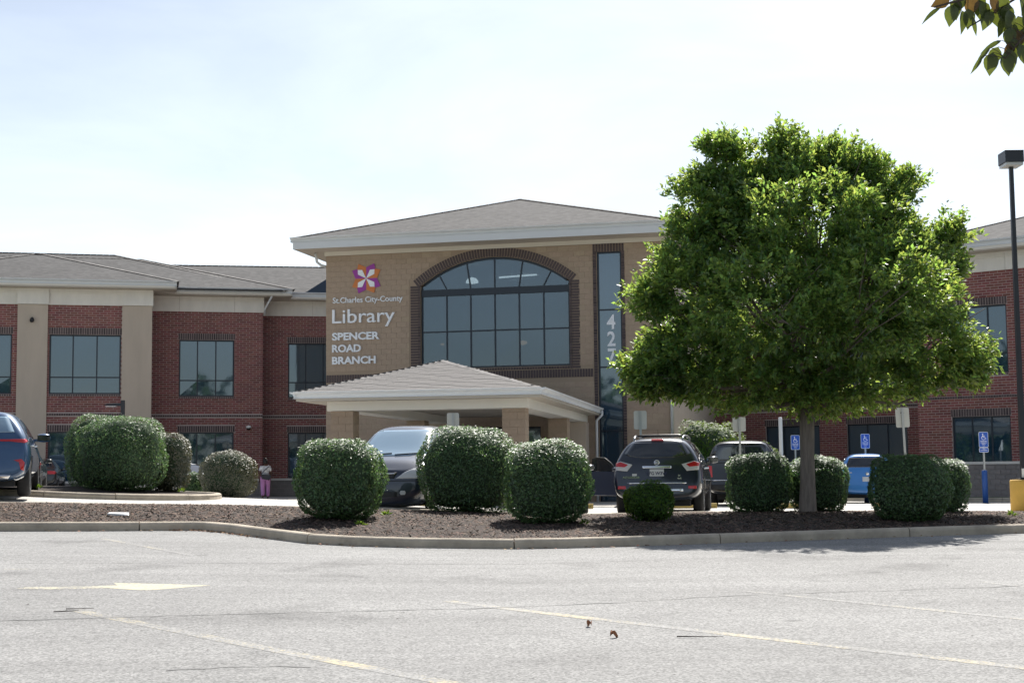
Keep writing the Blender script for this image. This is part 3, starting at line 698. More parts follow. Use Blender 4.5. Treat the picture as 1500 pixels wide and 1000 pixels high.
def arc_pts(uc, zc, R, a0, a1, n): return [(uc + R * math.sin(a0 + (a1 - a0) * i / n), zc + R * math.cos(a0 + (a1 - a0) * i / n)) for i in range(n + 1)]
UC, ZCEN, RG = -1.41, 4.89, 4.53        # arch: centre and glass radius
def arch_z(u, R): return ZCEN + math.sqrt(max(0, R * R - (u - UC) ** 2))
def tower():
    u0, u1, zt = -7.99, 5.03, 9.75
    gl, gr, jl, jr = -4.25, 1.43, -4.69, 1.78
    RO = RG + .36
    # tan block wall around the openings; the arch is cut as a polygon strip
    rects = [(gl, gr, 5.30, 8.42), (2.46, 3.37, .30, 9.43), (-5.0, .3, -.2, 3.1)]
    wall(FT, u0, u1, -.2, 8.42, [(a, b, c, min(d, 8.42)) for a, b, c, d in rects], M['tan_mortar'], .4)
    wall(FT, 2.3, u1, 8.42, zt, [(2.46, 3.37, 8.42, 9.43)], M['tan_mortar'], .4); wall(FT, u0, jl, 8.42, zt, [], M['tan_mortar'], .4); wall(FT, jr, 2.3, 8.42, zt, [], M['tan_mortar'], .4)
    mb = MB(); n = 40
    for i in range(n):
        a, b = jl + (jr - jl) * i / n, jl + (jr - jl) * (i + 1) / n
        za, zb = (max(8.42, arch_z(a, RG)) if gl < a < gr else 8.42), (max(8.42, arch_z(b, RG)) if gl < b < gr else 8.42)
        mb.quad(FT.P(a, za, 0), FT.P(b, zb, 0), FT.P(b, zt, 0), FT.P(a, zt, 0)); mb.quad(FT.P(a, za, 0), FT.P(a, za, -.4), FT.P(b, zb, -.4), FT.P(b, zb, 0))
    mb.build('wall', M['tan_mortar'], LIB)
    # blocks: whole ones as single objects while they last, cut ones joined
    full = MB(); full.hexa([(-.1975, -.0965, .0), (-.1975, -.0965, .016), (.1975, -.0965, .016), (.1975, -.0965, .0), (-.1975, .0965, .0), (-.1975, .0965, .016), (.1975, .0965, .016), (.1975, .0965, .0)])
    fm = full.mesh('block', M['tan_block'])
    cut = MB(); cnt = 0; row = 0; z = .1
    bands = [(u0, 2.32, 4.86, 5.18)]
    while z < zt - .05:
        zc = z + .1; off = (row % 2) * .2
        k = 0
        while True:
            a = u0 + .004 + k * .4 - off; b = a + .395; k += 1
            if a > u1: break
            a, b = max(a, u0), min(b, u1 - .004)
            iv = [(a, b)]
            ex = [(2.32, 3.47)] if zc < 9.72 else []
            if 4.76 < zc < 5.28: ex.append((u0, 2.33))
            if zc < 3.2: ex.append((-5.1, .4))
            if 5.18 < zc <= 8.6: ex.append((jl, jr))
            if zc > 8.5:
                h = RO * RO - (zc - .1 - ZCEN) ** 2
                if h > 0: ex.append((max(jl, UC - math.sqrt(h)), min(jr, UC + math.sqrt(h))))
            for e0, e1 in ex:
                nv = []
                for p, q in iv:
                    if e1 <= p or e0 >= q: nv.append((p, q)); continue
                    if e0 > p: nv.append((p, e0))
                    if e1 < q: nv.append((e1, q))
                iv = nv
            for p, q in iv:
                if q - p < .03: continue
                if q - p > .39 and cnt < 236 and z > 5.1:
                    inst('block', fm, LIB, FT.mat((p + q) / 2, zc)); cnt += 1
                else: brick(cut, FT, p, q, z + .004, z + .196, -.004, .016)
        z += .2; row += 1
    stuff(cut.build('tan_blocks', M['tan_block'], LIB))
    # dark brick trim, brick by brick
    bmx = MB(); bmx.hexa([(-.0405, -.145, 0), (-.0405, -.145, .016), (.0405, -.145, .016), (.0405, -.145, 0), (-.0405, .145, 0), (-.0405, .145, .016), (.0405, .145, .016), (.0405, .145, 0)])
    bm_ = bmx.mesh('brick', M['dark_brick']); nb = 0; rest = MB()
    nn = int((2.30 - u0) / .1016)
    for i in range(nn): inst('brick', bm_, LIB, FT.mat(u0 + .06 + i * .1016, 5.02)); nb += 1
    na = 62; amax = math.asin((gr - UC + .18) / (RG + .17))
    for i in range(na):
        a = -amax + 2 * amax * (i + .5) / na; R = RG + .19
        inst('brick', bm_, LIB, FT.mat(UC + R * math.sin(a), ZCEN + R * math.cos(a), 0, -a)); nb += 1
    for side in (-1, 1):
        z = 5.24
        while z < 8.44:
            inst('brick', bm_, LIB, FT.mat(UC + side * 3.08, z, 0, PI / 2)); nb += 1; z += .1016
    z = 9.57
    for i in range(11): inst('brick', bm_, LIB, FT.mat(2.36 + i * .107, z)); nb += 1
    z = .4
    while z < 9.4:
        for u in (2.39, 3.43): brick(rest, FT, u - .065, u + .055, z + .005, z + .096, -.004, .04)
        z += .1016
    z = 5.24
    while z < 8.42:
        for u in (gl - .045, gr + .045): brick(rest, FT, u - .042, u + .042, z - .045, z + .045, -.02, .03)
        z += .1016
    # inner arch course and sill course
    for i in range(na):
        a = -amax * .98 + 2 * amax * .98 * (i + .5) / na; c, s = math.cos(a), math.sin(a); R0, R1 = RG + .005, RG + .035
        w = .036
        q = [(UC + R0 * s - w * c, ZCEN + R0 * c + w * s), (UC + R0 * s + w * c, ZCEN + R0 * c - w * s), (UC + R1 * s + w * c, ZCEN + R1 * c - w * s), (UC + R1 * s - w * c, ZCEN + R1 * c + w * s)]
        rest.prism(q, lambda u, z: FT.P(u, z, -.05), lambda u, z: FT.P(u, z, .025))
    soldier(rest, FT, gl, gr, 5.19, 5.29, proud=.03)
    stuff(rest.build('dark_bricks', M['dark_brick'], LIB))
    # arched window
    v = -.12; fmB = MB(); e = .06
    fmB.fbox(FT, gl, gl + e, 5.30, 8.36, v, v - .1); fmB.fbox(FT, gr - e, gr, 5.30, 8.36, v, v - .1); fmB.fbox(FT, gl + e, gr - e, 5.30, 5.37, v, v - .1)
    fmB.fbox(FT, gl, gr, 8.03, 8.28, v + .03, v - .08)
    cols = [gl + e + (gr - gl - 2 * e) * i / 6 for i in range(1, 6)]
    for u in cols: fmB.fbox(FT, u - .026, u + .026, 5.37, 8.03, v - .004, v - .09)
    zs = [5.37, 6.69, 8.03]; us = [gl + e] + cols + [gr - e]
    for i in range(6): fmB.fbox(FT, us[i] + .026 * (i > 0), us[i + 1] - .026 * (i < 5), 6.69 - .026, 6.69 + .026, v - .007, v - .085)
    arc = arc_pts(UC, ZCEN, RG - .03, -amax * .93, amax * .93, 30)
    for i in range(30):
        (a, b), (c, d) = arc[i], arc[i + 1]
        fmB.hexa([FT.P(a, b - .05, v), FT.P(c, d - .05, v), FT.P(c, d - .05, v - .1), FT.P(a, b - .05, v - .1), FT.P(a, b + .035, v), FT.P(c, d + .035, v), FT.P(c, d + .035, v - .1), FT.P(a, b + .035, v - .1)])
    tops = []
    for i, u in enumerate(cols):
        t = u + (u - UC) * .16; tops.append(t); zt2 = arch_z(t, RG) - .04; w = .024
        fmB.hexa([FT.P(u - w, 8.28, v - .005), FT.P(u + w, 8.28, v - .005), FT.P(u + w, 8.28, v - .09), FT.P(u - w, 8.28, v - .09), FT.P(t - w, zt2, v - .005), FT.P(t + w, zt2, v - .005), FT.P(t + w, zt2, v - .09), FT.P(t - w, zt2, v - .09)])
    w = fmB.build('window', M['frame_dark'], LIB); r = random.Random(5)
    for i in range(6):
        for j in range(2): pane(FT, us[i] + .02 * (i > 0), us[i + 1] - .02 * (i < 5), zs[j] + .02 * j, zs[j + 1] - .02 * (1 - j), v - .04, w, r, 'glass_clear')
    bl = [gl + .03] + cols + [gr - .03]; tl = [gl + .03] + tops + [gr - .03]
    for i in range(6):
        k = 6; bot = [(bl[i] + (bl[i + 1] - bl[i]) * q / k, 8.26) for q in range(k + 1)]
        top = [(tl[i] + (tl[i + 1] - tl[i]) * q / k,) for q in range(k + 1)]; top = [(t[0], max(8.27, arch_z(t[0], RG) - .05)) for t in top]
        p = MB(); nn = k + 1; tw = r.uniform(-.002, .002)
        vs = [FT.P(u, z, v - .04) for u, z in bot] + [FT.P(u, z, v - .04 + tw) for u, z in top] + [FT.P(u, z, v - .062) for u, z in bot] + [FT.P(u, z, v - .062) for u, z in top]
        fs = [(q, q + 1, nn + q + 1, nn + q) for q in range(k)] + [(2 * nn + q + 1, 2 * nn + q, 3 * nn + q, 3 * nn + q + 1) for q in range(k)]
        p.add(vs, fs).build('pane', M['glass_clear'], w)
    # lobby behind the arched window
    MB().fbox(FT, u0 + .36, u1 - .36, -.2, 9.7, -9.0, -9.3).build('lobby_wall', M['lobby'], LIB); MB().fbox(FT, u0 + .36, u1 - .36, 9.60, 9.68, -.45, -8.99).build('lobby_ceiling', M['lobby'], LIB); MB().fbox(FT, u0 + .36, u1 - .36, -.1, .0, -.45, -8.99).build('lobby_floor', M['lobby'], LIB)
    # tall narrow window and entrance storefront under the canopy
    window(FT, 2.46, 3.37, .30, 9.43, [], [2.9, 5.21, 7.30], v=-.08)
    window(FT, -5.0, .3, .30, 3.1, [-4.1, -3.2, -2.3, -1.4, -.5], [2.5], v=-.2)
    # side and back walls of the tower, frieze, eaves, roof
    for u in (u0, u1): MB().fbox(FT, u if u < 0 else u - .35, u + .35 if u < 0 else u, -.2, zt, -.41, -24).build('wall', M['stucco'], LIB)
    fasc('frieze', FT, u0 - .05, u1 + .05, 9.72, 9.89, .07, -.3, 'trim_cream')
    zs_, vf, ul, ur = 9.87, 1.15, -8.86, 5.46
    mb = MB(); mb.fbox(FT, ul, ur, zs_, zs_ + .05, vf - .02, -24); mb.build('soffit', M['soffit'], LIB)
    fasc('fascia', FT, ul, ur, 9.86, 10.12, vf, vf - .05 + .028, 'trim_white')
    MB().fbox(FT, ul - .03, ul - .002, 9.86, 10.12, vf, -24).build('fascia', M['trim_white'], LIB); MB().fbox(FT, ur + .002, ur + .03, 9.86, 10.12, vf, -24).build('fascia', M['trim_white'], LIB)
    gutter(FT, ul - .12, ur + .12, 10.12, 10.29, vf, .16)
    gs = MB()
    for u, s in ((ul, -1), (ur, 1)): gs.fbox(FT, min(u, u + s * .13), max(u, u + s * .13), 10.13, 10.28, vf + .0, -24)
    gs.build('gutter', M['trim_white'], LIB)
    hip_roof(FT, ul - .06, ur + .06, vf + .06, 10.27, 7.22, ext=12)

def canopy():
    W, L = 6.70, 14.4; zg = 3.68; pitch = .305
    cn = MB(); ap_h = W / 2 * pitch
    c = lambda u, z, v: FK.P(u, z, v)
    A, B, Bb, Ab = c(-W, zg, 0), c(0, zg, 0), c(0, zg, -L), c(-W, zg, -L); R0, R1 = c(-W / 2, zg + ap_h, -W / 2), c(-W / 2, zg + ap_h, -L)
    dn = lambda p: (p[0], p[1], p[2] - .05)
    cn.add([A, B, Bb, Ab, R0, R1, dn(A), dn(B), dn(Bb), dn(Ab)], [(0, 1, 4), (1, 2, 5, 4), (3, 0, 4, 5), (0, 6, 7, 1), (1, 7, 8, 2), (3, 9, 6, 0)])
    roof = cn.build('canopy_roof', M['roof'], LIB)
    # shingles: rows of tabs on the front slope and the right slope
    r = random.Random(21); rest = MB(); nfull = 0
    tab = MB(); tw, th = .30, .15
    tab.hexa([(-tw / 2, 0, 0), (tw / 2, 0, 0), (tw / 2, th + .02, 0), (-tw / 2, th + .02, 0), (-tw / 2, 0, .014), (tw / 2, 0, .014), (tw / 2, th + .02, .003), (-tw / 2, th + .02, .003)])
    tm = tab.mesh('shingle', M['shingle'])
    sl = math.hypot(1, pitch); nrow = int(W / 2 * sl / th)
    for side in ('front', 'right', 'left'):
        if side == 'front': O, X, Dn = Vector(A), FK.d, -FK.n; w0, w1 = 0, W
        elif side == 'right': O, X, Dn = Vector(B), -FK.n, -FK.d; w0, w1 = 0, L
        else: O, X, Dn = Vector(Ab), FK.n, FK.d; w0, w1 = 0, L
        up = (Dn + Vector((0, 0, pitch))).normalized(); nm = X.cross(up).normalized()
        for j in range(nrow):
            s = j * th; run = s / sl; a = run if side != 'left' else 0; b = (w1 - run) if side != 'right' else w1
            if side == 'front': a, b = run, W - run
            x = a - r.uniform(0, tw)
            while x < b:
                x0, x1 = max(x, a), min(x + tw, b); x += tw + .004
                if x1 - x0 < .03: continue
                lift = r.uniform(0, .004)
                if side == 'front' and x1 - x0 > tw - .01 and nfull < 300 and x1 < b - .1 and x0 > a + .1:
                    m_ = Matrix((X, up, nm)).transposed().to_4x4(); m_.translation = O + X * ((x0 + x1) / 2) + up * s + nm * (.004 + lift); inst('shingle', tm, roof, m_); nfull += 1
                else:
                    q = [(x0, s), (x1, s), (x1 - (th / sl if side != 'left' and x1 > b - .1 and side == 'front' else 0), s + th + .02), (x0 + (th / sl if x0 < a + .1 and side != 'left' else 0), s + th + .02)]
                    P = lambda xx, yy, h: O + X * xx + up * yy + nm * (.004 + lift + h)
                    rest.hexa([P(*q[0], 0), P(*q[1], 0), P(*q[2], 0), P(*q[3], 0), P(*q[0], .014), P(*q[1], .014), P(*q[2], .003), P(*q[3], .003)])
    stuff(rest.build('shingles', M['shingle'], roof))
    for a, b in ((A, R0), (B, R0), (R0, R1)):
        a, b = Vector(a), Vector(b); k = int((b - a).length / .25); s = (b - a).cross(Vector((0, 0, 1))).normalized() * .14; cp = MB()
        for i in range(k):
            p, q = a.lerp(b, i / k), a.lerp(b, (i + .97) / k); u1, u2 = Vector((0, 0, .020)), Vector((0, 0, .024)); lo = Vector((0, 0, -.012))
            cp.add([p - s + lo, p + u1, p + s + lo, q - s + lo, q + u2, q + s + lo], [(0, 1, 4, 3), (1, 2, 5, 4)])
        stuff(cp.build('hip_cap', M['shingle'], roof))
    # gutters, fascia, soffit, beams, columns
    gutter(FK, -W - .02, .02, zg - .17, zg + .01, .02, .14, 'canopy_white', parent=roof)
    FKr = Frame(*c(0, 0, 0)[:2], 9.6 + 0); FKr.d, FKr.n = -FK.n, FK.d
    gutter(FKr, -.08, L, zg - .17, zg + .01, .02, .14, 'canopy_white', parent=roof)
    FKl = Frame(*c(-W, 0, 0)[:2], 0); FKl.d, FKl.n = FK.n, -FK.d
    gutter(FKl, -L, .08, zg - .17, zg + .01, .02, .14, 'canopy_white', parent=roof)
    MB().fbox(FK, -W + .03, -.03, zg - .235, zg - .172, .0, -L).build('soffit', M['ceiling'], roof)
    zb0, zb1 = 3.19, zg - .237
    cols = [(-5.88, -5.26), (-1.15, -.53)]
    fasc('beam', FK, -5.98, -.45, zb0, zb1, -.58, -1.22, 'canopy_cream')
    for a, b in cols: fasc('beam', FK, a + .02, b + .08 if b > -1 else b - .02, zb0 + .003, zb1, -1.222, -L + .1, 'canopy_cream')
    bmesh_col = []
    for (a, b), v0 in ((cols[0], -.62), (cols[1], -.62), (cols[0], -9.2), (cols[1], -9.2)):
        mb = MB(); zz = z_lot(*c((a + b) / 2, 0, v0 - .3)[:2]) - .1
        cl = MB().fbox(FK, a + .012, b - .012, zz, zb0 - .004, v0 - .012, v0 - .608).build('column', M['tan_mortar'], LIB)
        blk = MB(); h = .2; z = zz; j = 0; e = .012
        while z < zb0 - .02:
            z1 = min(z + h - .008, zb0 - .006); s = (a + b) / 2 + (-.1 if j % 2 else .1)
            vm = v0 - .31 + (.1 if j % 2 else -.1)
            for x0, x1 in ((a, s - .004), (s + .004, b)):
                if v0 > -1: MB().fbox(FK, x0, x1, z, z1, v0 + .002, v0 - .04).build('block', M['tan_block'], cl)
                else: blk.fbox(FK, x0, x1, z, z1, v0 + .002, v0 - .04)
            blk.fbox(FK, b - .03, b, z, z1, v0 - .044, v0 - .61); blk.fbox(FK, a, a + .03, z, z1, v0 - .044, v0 - .61)
            z += h; j += 1
        stuff(blk.build('column_blocks', M['tan_block'], cl))
    for a, b in ((-6.0, -5.2), (-1.2, -.4)):
        MB().fbox(FK, a, b, -.2, zb0 - .004, -L + 1.2, -L + .2).build('pilaster', M['stucco'], LIB)
    MB().tube([FK.P(.08, 3.62, -L + .25), FK.P(.08, 3.45, -L + .25), FK.P(-.1, 3.25, -L + .4), FK.P(-.1, .2, -L + .4)], .05, 8).build('downpipe', M['trim_white'], LIB, True)
library()

# ------------------------------------------------------------ lettering on the tower
def wall_sign():
    s = root('library_sign', 'white raised lettering naming the library on the tan tower wall', 'sign', FT.P(-6.4, 6.9, .03))
    def line(txt, u, z, size, width, off, split, ext=.02):
        me = text_mesh(txt, size, M['white_sign'], ext, off); xs = [v.co.x for v in me.vertices]; x0, x1 = min(xs), max(xs); k = width / (x1 - x0)
        m_ = FT.mat(u, z, .018 + ext) @ Matrix.Diagonal((k, 1, 1, 1)) @ Matrix.Translation((-x0, 0, 0))
        if not split: inst('lettering', me, s, m_); return
        for vs, fs in split_letters(me):
            cx = (min(p[0] for p in vs) + max(p[0] for p in vs)) / 2; mb = MB(); mb.add([(p[0] - cx, p[1], p[2]) for p in vs], fs)
            inst('letter', mb.mesh('letter', M['white_sign']), s, m_ @ Matrix.Translation((cx, 0, 0)))
    line('St.Charles City-County', -7.71, 7.90, .30, 2.77, .003, False)
    line('Library', -7.72, 7.13, .755, 2.48, .002, True, .035)
    line('SPENCER', -7.73, 6.49, .385, 1.88, .012, True, .03); line('ROAD', -7.73, 6.035, .385, 1.15, .012, True, .03); line('BRANCH', -7.73, 5.58, .385, 1.73, .012, True, .03)
    # pinwheel emblem: eight coloured kites and four white petals
    e = root('library_emblem', 'orange and purple eight pointed pinwheel emblem above the lettering', 'emblem', FT.P(-6.37, 8.80, .03))
    R = .64; pol = lambda r_, t: (r_ * math.cos(math.radians(t)), r_ * math.sin(math.radians(t)))
    for k in range(8):
        b = 90 * (k // 2) + 45; s_ = -1 if k % 2 == 0 else 1
        pts = [(0, 0), pol(R * .66, b + s_ * 45), pol(R, b + s_ * 16), pol(R * .80, b)]
        mb = MB(); mb.prism(pts if s_ < 0 else pts[::-1], lambda x, y: (x, y, 0), lambda x, y: (x, y, .035 + .002 * (k % 2)))
        inst('emblem_point', mb.mesh('emblem_point', M['logo_orange' if k % 2 == 0 else 'logo_purple']), e, FT.mat(-6.37, 8.80, .018))
    for k in range(4):
        a0 = PI / 4 + k * PI / 2; d = lambda r_, t: (r_ * math.cos(a0 + t), r_ * math.sin(a0 + t))
        mb = MB(); mb.prism([(0, 0), d(.36, -.34), d(.47, 0), d(.36, .34)], lambda x, y: (x, y, .04), lambda x, y: (x, y, .052))
        inst('emblem_petal', mb.mesh('emblem_petal', M['white_sign']), e, FT.mat(-6.37, 8.80, .018))
    n = root('address_numerals', 'white 427 numerals stacked on the tall narrow window', 'sign', FT.P(2.95, 6.2, -.1))
    for ch, z in (('4', 6.60), ('2', 5.98), ('7', 5.36)):
        me = text_mesh(ch, .74, M['white_sign'], .006, .016, 'CENTER'); inst('numeral', me, n, FT.mat(2.95, z, -.092) @ Matrix.Diagonal((.86, 1, 1, 1)))
    cam = root('security_camera', 'small white dome security camera on the red brick wall', 'camera', FB.P(2.0, 3.6, .1))
    mb = MB().tube([FB.P(2.0, 3.66, .0), FB.P(2.0, 3.66, .14)], [.05, .05], 8); mb.build('bracket', M['white_paint'], cam, True)
    p = FB.P(2.0, 3.58, .17); MB().lathe([(.02, .12), (.10, .10), (.13, .03), (.12, 0)], 14, p).build('housing', M['white_paint'], cam, True)
    MB().lathe([(.11, 0), (.10, -.05), (.06, -.09), (.01, -.105)], 14, p).build('dome', M['dome'], cam, True)
    q = FA.P(-3.02, 8.35, .14); lm = root('wall_light', 'small dark round light fixture high on the leftmost tan pilaster', 'light fixture', q)
    MB().tube([FA.P(-3.02, 8.35, .125), FA.P(-3.02, 8.35, .22)], [.06, .075], 10).build('backplate', M['black_metal'], lm)
    MB().tube([FA.P(-3.02, 8.35, .22), FA.P(-3.02, 8.28, .30), FA.P(-3.02, 8.22, .34)], [.06, .10, .08], 12).build('hood', M['black_metal'], lm, True)
wall_sign()
def lobby_lights():
    p = root('pendant_lamp', 'white bowl lamp hanging inside the arched window at the upper left', 'lamp', FT.P(-3.02, 9.0, -3.0))
    MB().lathe([(.02, .16), (.16, .12), (.24, .02), (.25, -.06), (.05, -.10)], 18, FT.P(-3.02, 8.93, -3.0)).build('bowl', M['lamp_glow'], p, True); MB().tube([FT.P(-3.02, 9.08, -3.0), FT.P(-3.02, 9.6, -3.0)], .02, 6).build('stem', M['steel'], p)
    q = root('ceiling_light', 'long white strip light on struts seen through the top of the arched window', 'light', FT.P(-1.2, 9.2, -3.0))
    MB().tube([FT.P(-1.93, 9.04, -3.0), FT.P(-.42, 9.09, -3.0)], .035, 6).build('tube', M['lamp_glow'], q); MB().tube([FT.P(-1.15, 9.22, -3.2), FT.P(-.2, 9.05, -3.0)], .022, 6).build('strut', M['white_paint'], q); MB().tube([FT.P(-1.6, 8.93, -3.2), FT.P(-.55, 9.0, -3.2)], .014, 6).build('strut', M['white_paint'], q)
    MB().tube([FT.P(-1.35, 9.5, -3.2), FT.P(-1.42, 9.15, -3.0)], .03, 6).build('hanger', M['steel'], q)
    for lab, u, z, r in (('warm lamp glowing behind the lower middle pane of the arched window', -1.0, 6.45, .17), ('small warm lamp behind the lower left pane of the arched window', -4.25, 6.48, .08)):
        w = root('wall_lamp', lab, 'lamp', FT.P(u, z, -3.0), 0, 'warm lamps in the lobby'); MB().lathe([(.02, -r * .6), (r, -r * .2), (r * .9, r * .3), (.02, r * .5)], 14, FT.P(u, z, -3.0)).build('shade', M['warm_glow'], w, True); MB().tube([FT.P(u, z + r * .3, -3.0), FT.P(u, 9.6, -3.0)], .012, 5).build('stem', M['steel'], w)
lobby_lights()

# ------------------------------------------------------------ vegetation
def leaf_mesh(name, p, d, nrm, ln, wd, mat, parent=None, fold=.25):
    """one folded four-point leaf per row: p base, d direction, nrm rough normal"""
    d = d / np.linalg.norm(d, axis=1, keepdims=True); s = np.cross(d, nrm); s /= (np.linalg.norm(s, axis=1, keepdims=True) + 1e-9); n = np.cross(s, d)
    ln = ln[:, None]; wd = wd[:, None]; N_ = len(p); V = np.empty((N_, 4, 3))
    V[:, 0] = p; V[:, 1] = p + d * ln * .45 + s * wd + n * wd * fold; V[:, 2] = p + d * ln - n * ln * .08; V[:, 3] = p + d * ln * .45 - s * wd + n * wd * fold
    k = np.arange(N_)[:, None] * 4; T = np.concatenate([k + np.array([[0, 1, 2]]), k + np.array([[0, 2, 3]])], axis=1).reshape(-1, 3)
    return np_mesh(name, V.reshape(-1, 3), T, mat, parent)
def unit(n):
    v = rng.normal(size=(n, 3)); return v / np.linalg.norm(v, axis=1, keepdims=True)
def bush(label, x, y, w, h, dp=None, z=None, mat='bush_leaf', n=None, p=3.7, seed=0, taper=.10, rough=0.05, leaf=.05, group='clipped round shrubs in the mulch beds'):
    dp = dp or w; z0 = z_mulch(x, y) if z is None else z
    b = root('shrub', label, 'shrub', (x, y, z0 - .02), rnd.uniform(-.3, .3), group, local=True)
    a, bb, c = w / 2, dp / 2, h / 2
    n = n or int(8500 * (w * h + w * dp * .6) / 1.8 * (.05 / leaf) ** 2)
    ph = rng.uniform(0, 6.28, 12)
    def surf(u):
        pp = np.where(u[:, 2] > 0, p * .9, p * 1.2); r = (np.abs(u[:, 0] / a) ** pp + np.abs(u[:, 1] / bb) ** pp + np.abs(u[:, 2] / c) ** pp) ** (-1 / pp)
        lump = 1 + rough * (np.sin(u[:, 0] * 5 + ph[0]) * np.sin(u[:, 1] * 4.3 + ph[1]) + .7 * np.sin(u[:, 2] * 6 + ph[2] + u[:, 0] * 3) + .5 * np.sin(u[:, 0] * 11 + ph[3]) * np.sin(u[:, 2] * 9 + ph[4]))
        q = u * (r * lump)[:, None]; k = 1 - taper * np.clip(-q[:, 2] / c, 0, 1); q[:, 0] *= k; q[:, 1] *= k; return q
    u = rng.normal(size=(n, 3)) * np.array([a, bb, c]); u /= np.linalg.norm(u, axis=1, keepdims=True)
    q = surf(u); dpth = 1 - np.abs(rng.normal(0, .05, n)) + .015; q = q * dpth[:, None]; stray = rng.random(n) < .02; q[stray] *= 1 + .07 * rng.random((stray.sum(), 1))
    thin = (np.sin(q[:, 0] * 7 + ph[5]) + np.sin(q[:, 2] * 8 + ph[6] + q[:, 1] * 6) + np.sin(q[:, 1] * 9 + ph[7])) > 1.5; q = q[~(thin & (rng.random(n) < .55))]; q[:, 2] += c + .03; q = q[q[:, 2] > .02]; m_ = len(q)
    gr = (np.sign(q - [0, 0, c]) * np.abs((q - [0, 0, c]) / [a, bb, c]) ** (p - 1)); gr /= np.linalg.norm(gr, axis=1, keepdims=True) + 1e-9
    t = unit(m_); d = np.cross(gr, t); d /= np.linalg.norm(d, axis=1, keepdims=True); d = d + gr * rng.uniform(-.1, .8, (m_, 1)) + [0, 0, .15]
    wt = np.clip((q[:, 2:3] / h - .62) / .28, 0, 1); wt = wt * wt * (3 - 2 * wt) * (rng.random((m_, 1)) < .85)      # upper leaves lie flat to the sky
    d[:, 2:3] *= 1 - .75 * wt; nr = gr * (1 - wt) + np.array([0, -.28, 1.0]) * wt * 1.3 + unit(m_) * (.75 - .38 * wt)
    leaf_mesh('foliage', q, d, nr, rng.uniform(.55, 1.45, m_) * leaf, rng.uniform(.6, 1.3, m_) * leaf * .27, M[mat], b)
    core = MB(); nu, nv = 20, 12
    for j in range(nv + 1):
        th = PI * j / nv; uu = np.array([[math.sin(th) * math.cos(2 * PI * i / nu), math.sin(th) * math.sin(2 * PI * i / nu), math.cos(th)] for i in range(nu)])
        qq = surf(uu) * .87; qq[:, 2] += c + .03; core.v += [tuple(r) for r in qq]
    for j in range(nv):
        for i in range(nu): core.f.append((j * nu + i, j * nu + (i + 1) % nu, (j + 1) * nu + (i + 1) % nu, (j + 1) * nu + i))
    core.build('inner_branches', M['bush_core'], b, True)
    st = MB()
    for k in range(7):
        an = k * .9; st.tube([(.05 * math.cos(an), .05 * math.sin(an), -.08), (.3 * a * math.cos(an), .3 * bb * math.sin(an), h * .3)], [.022, .012], 5)
    st.build('stems', M['twig'], b)
    return b

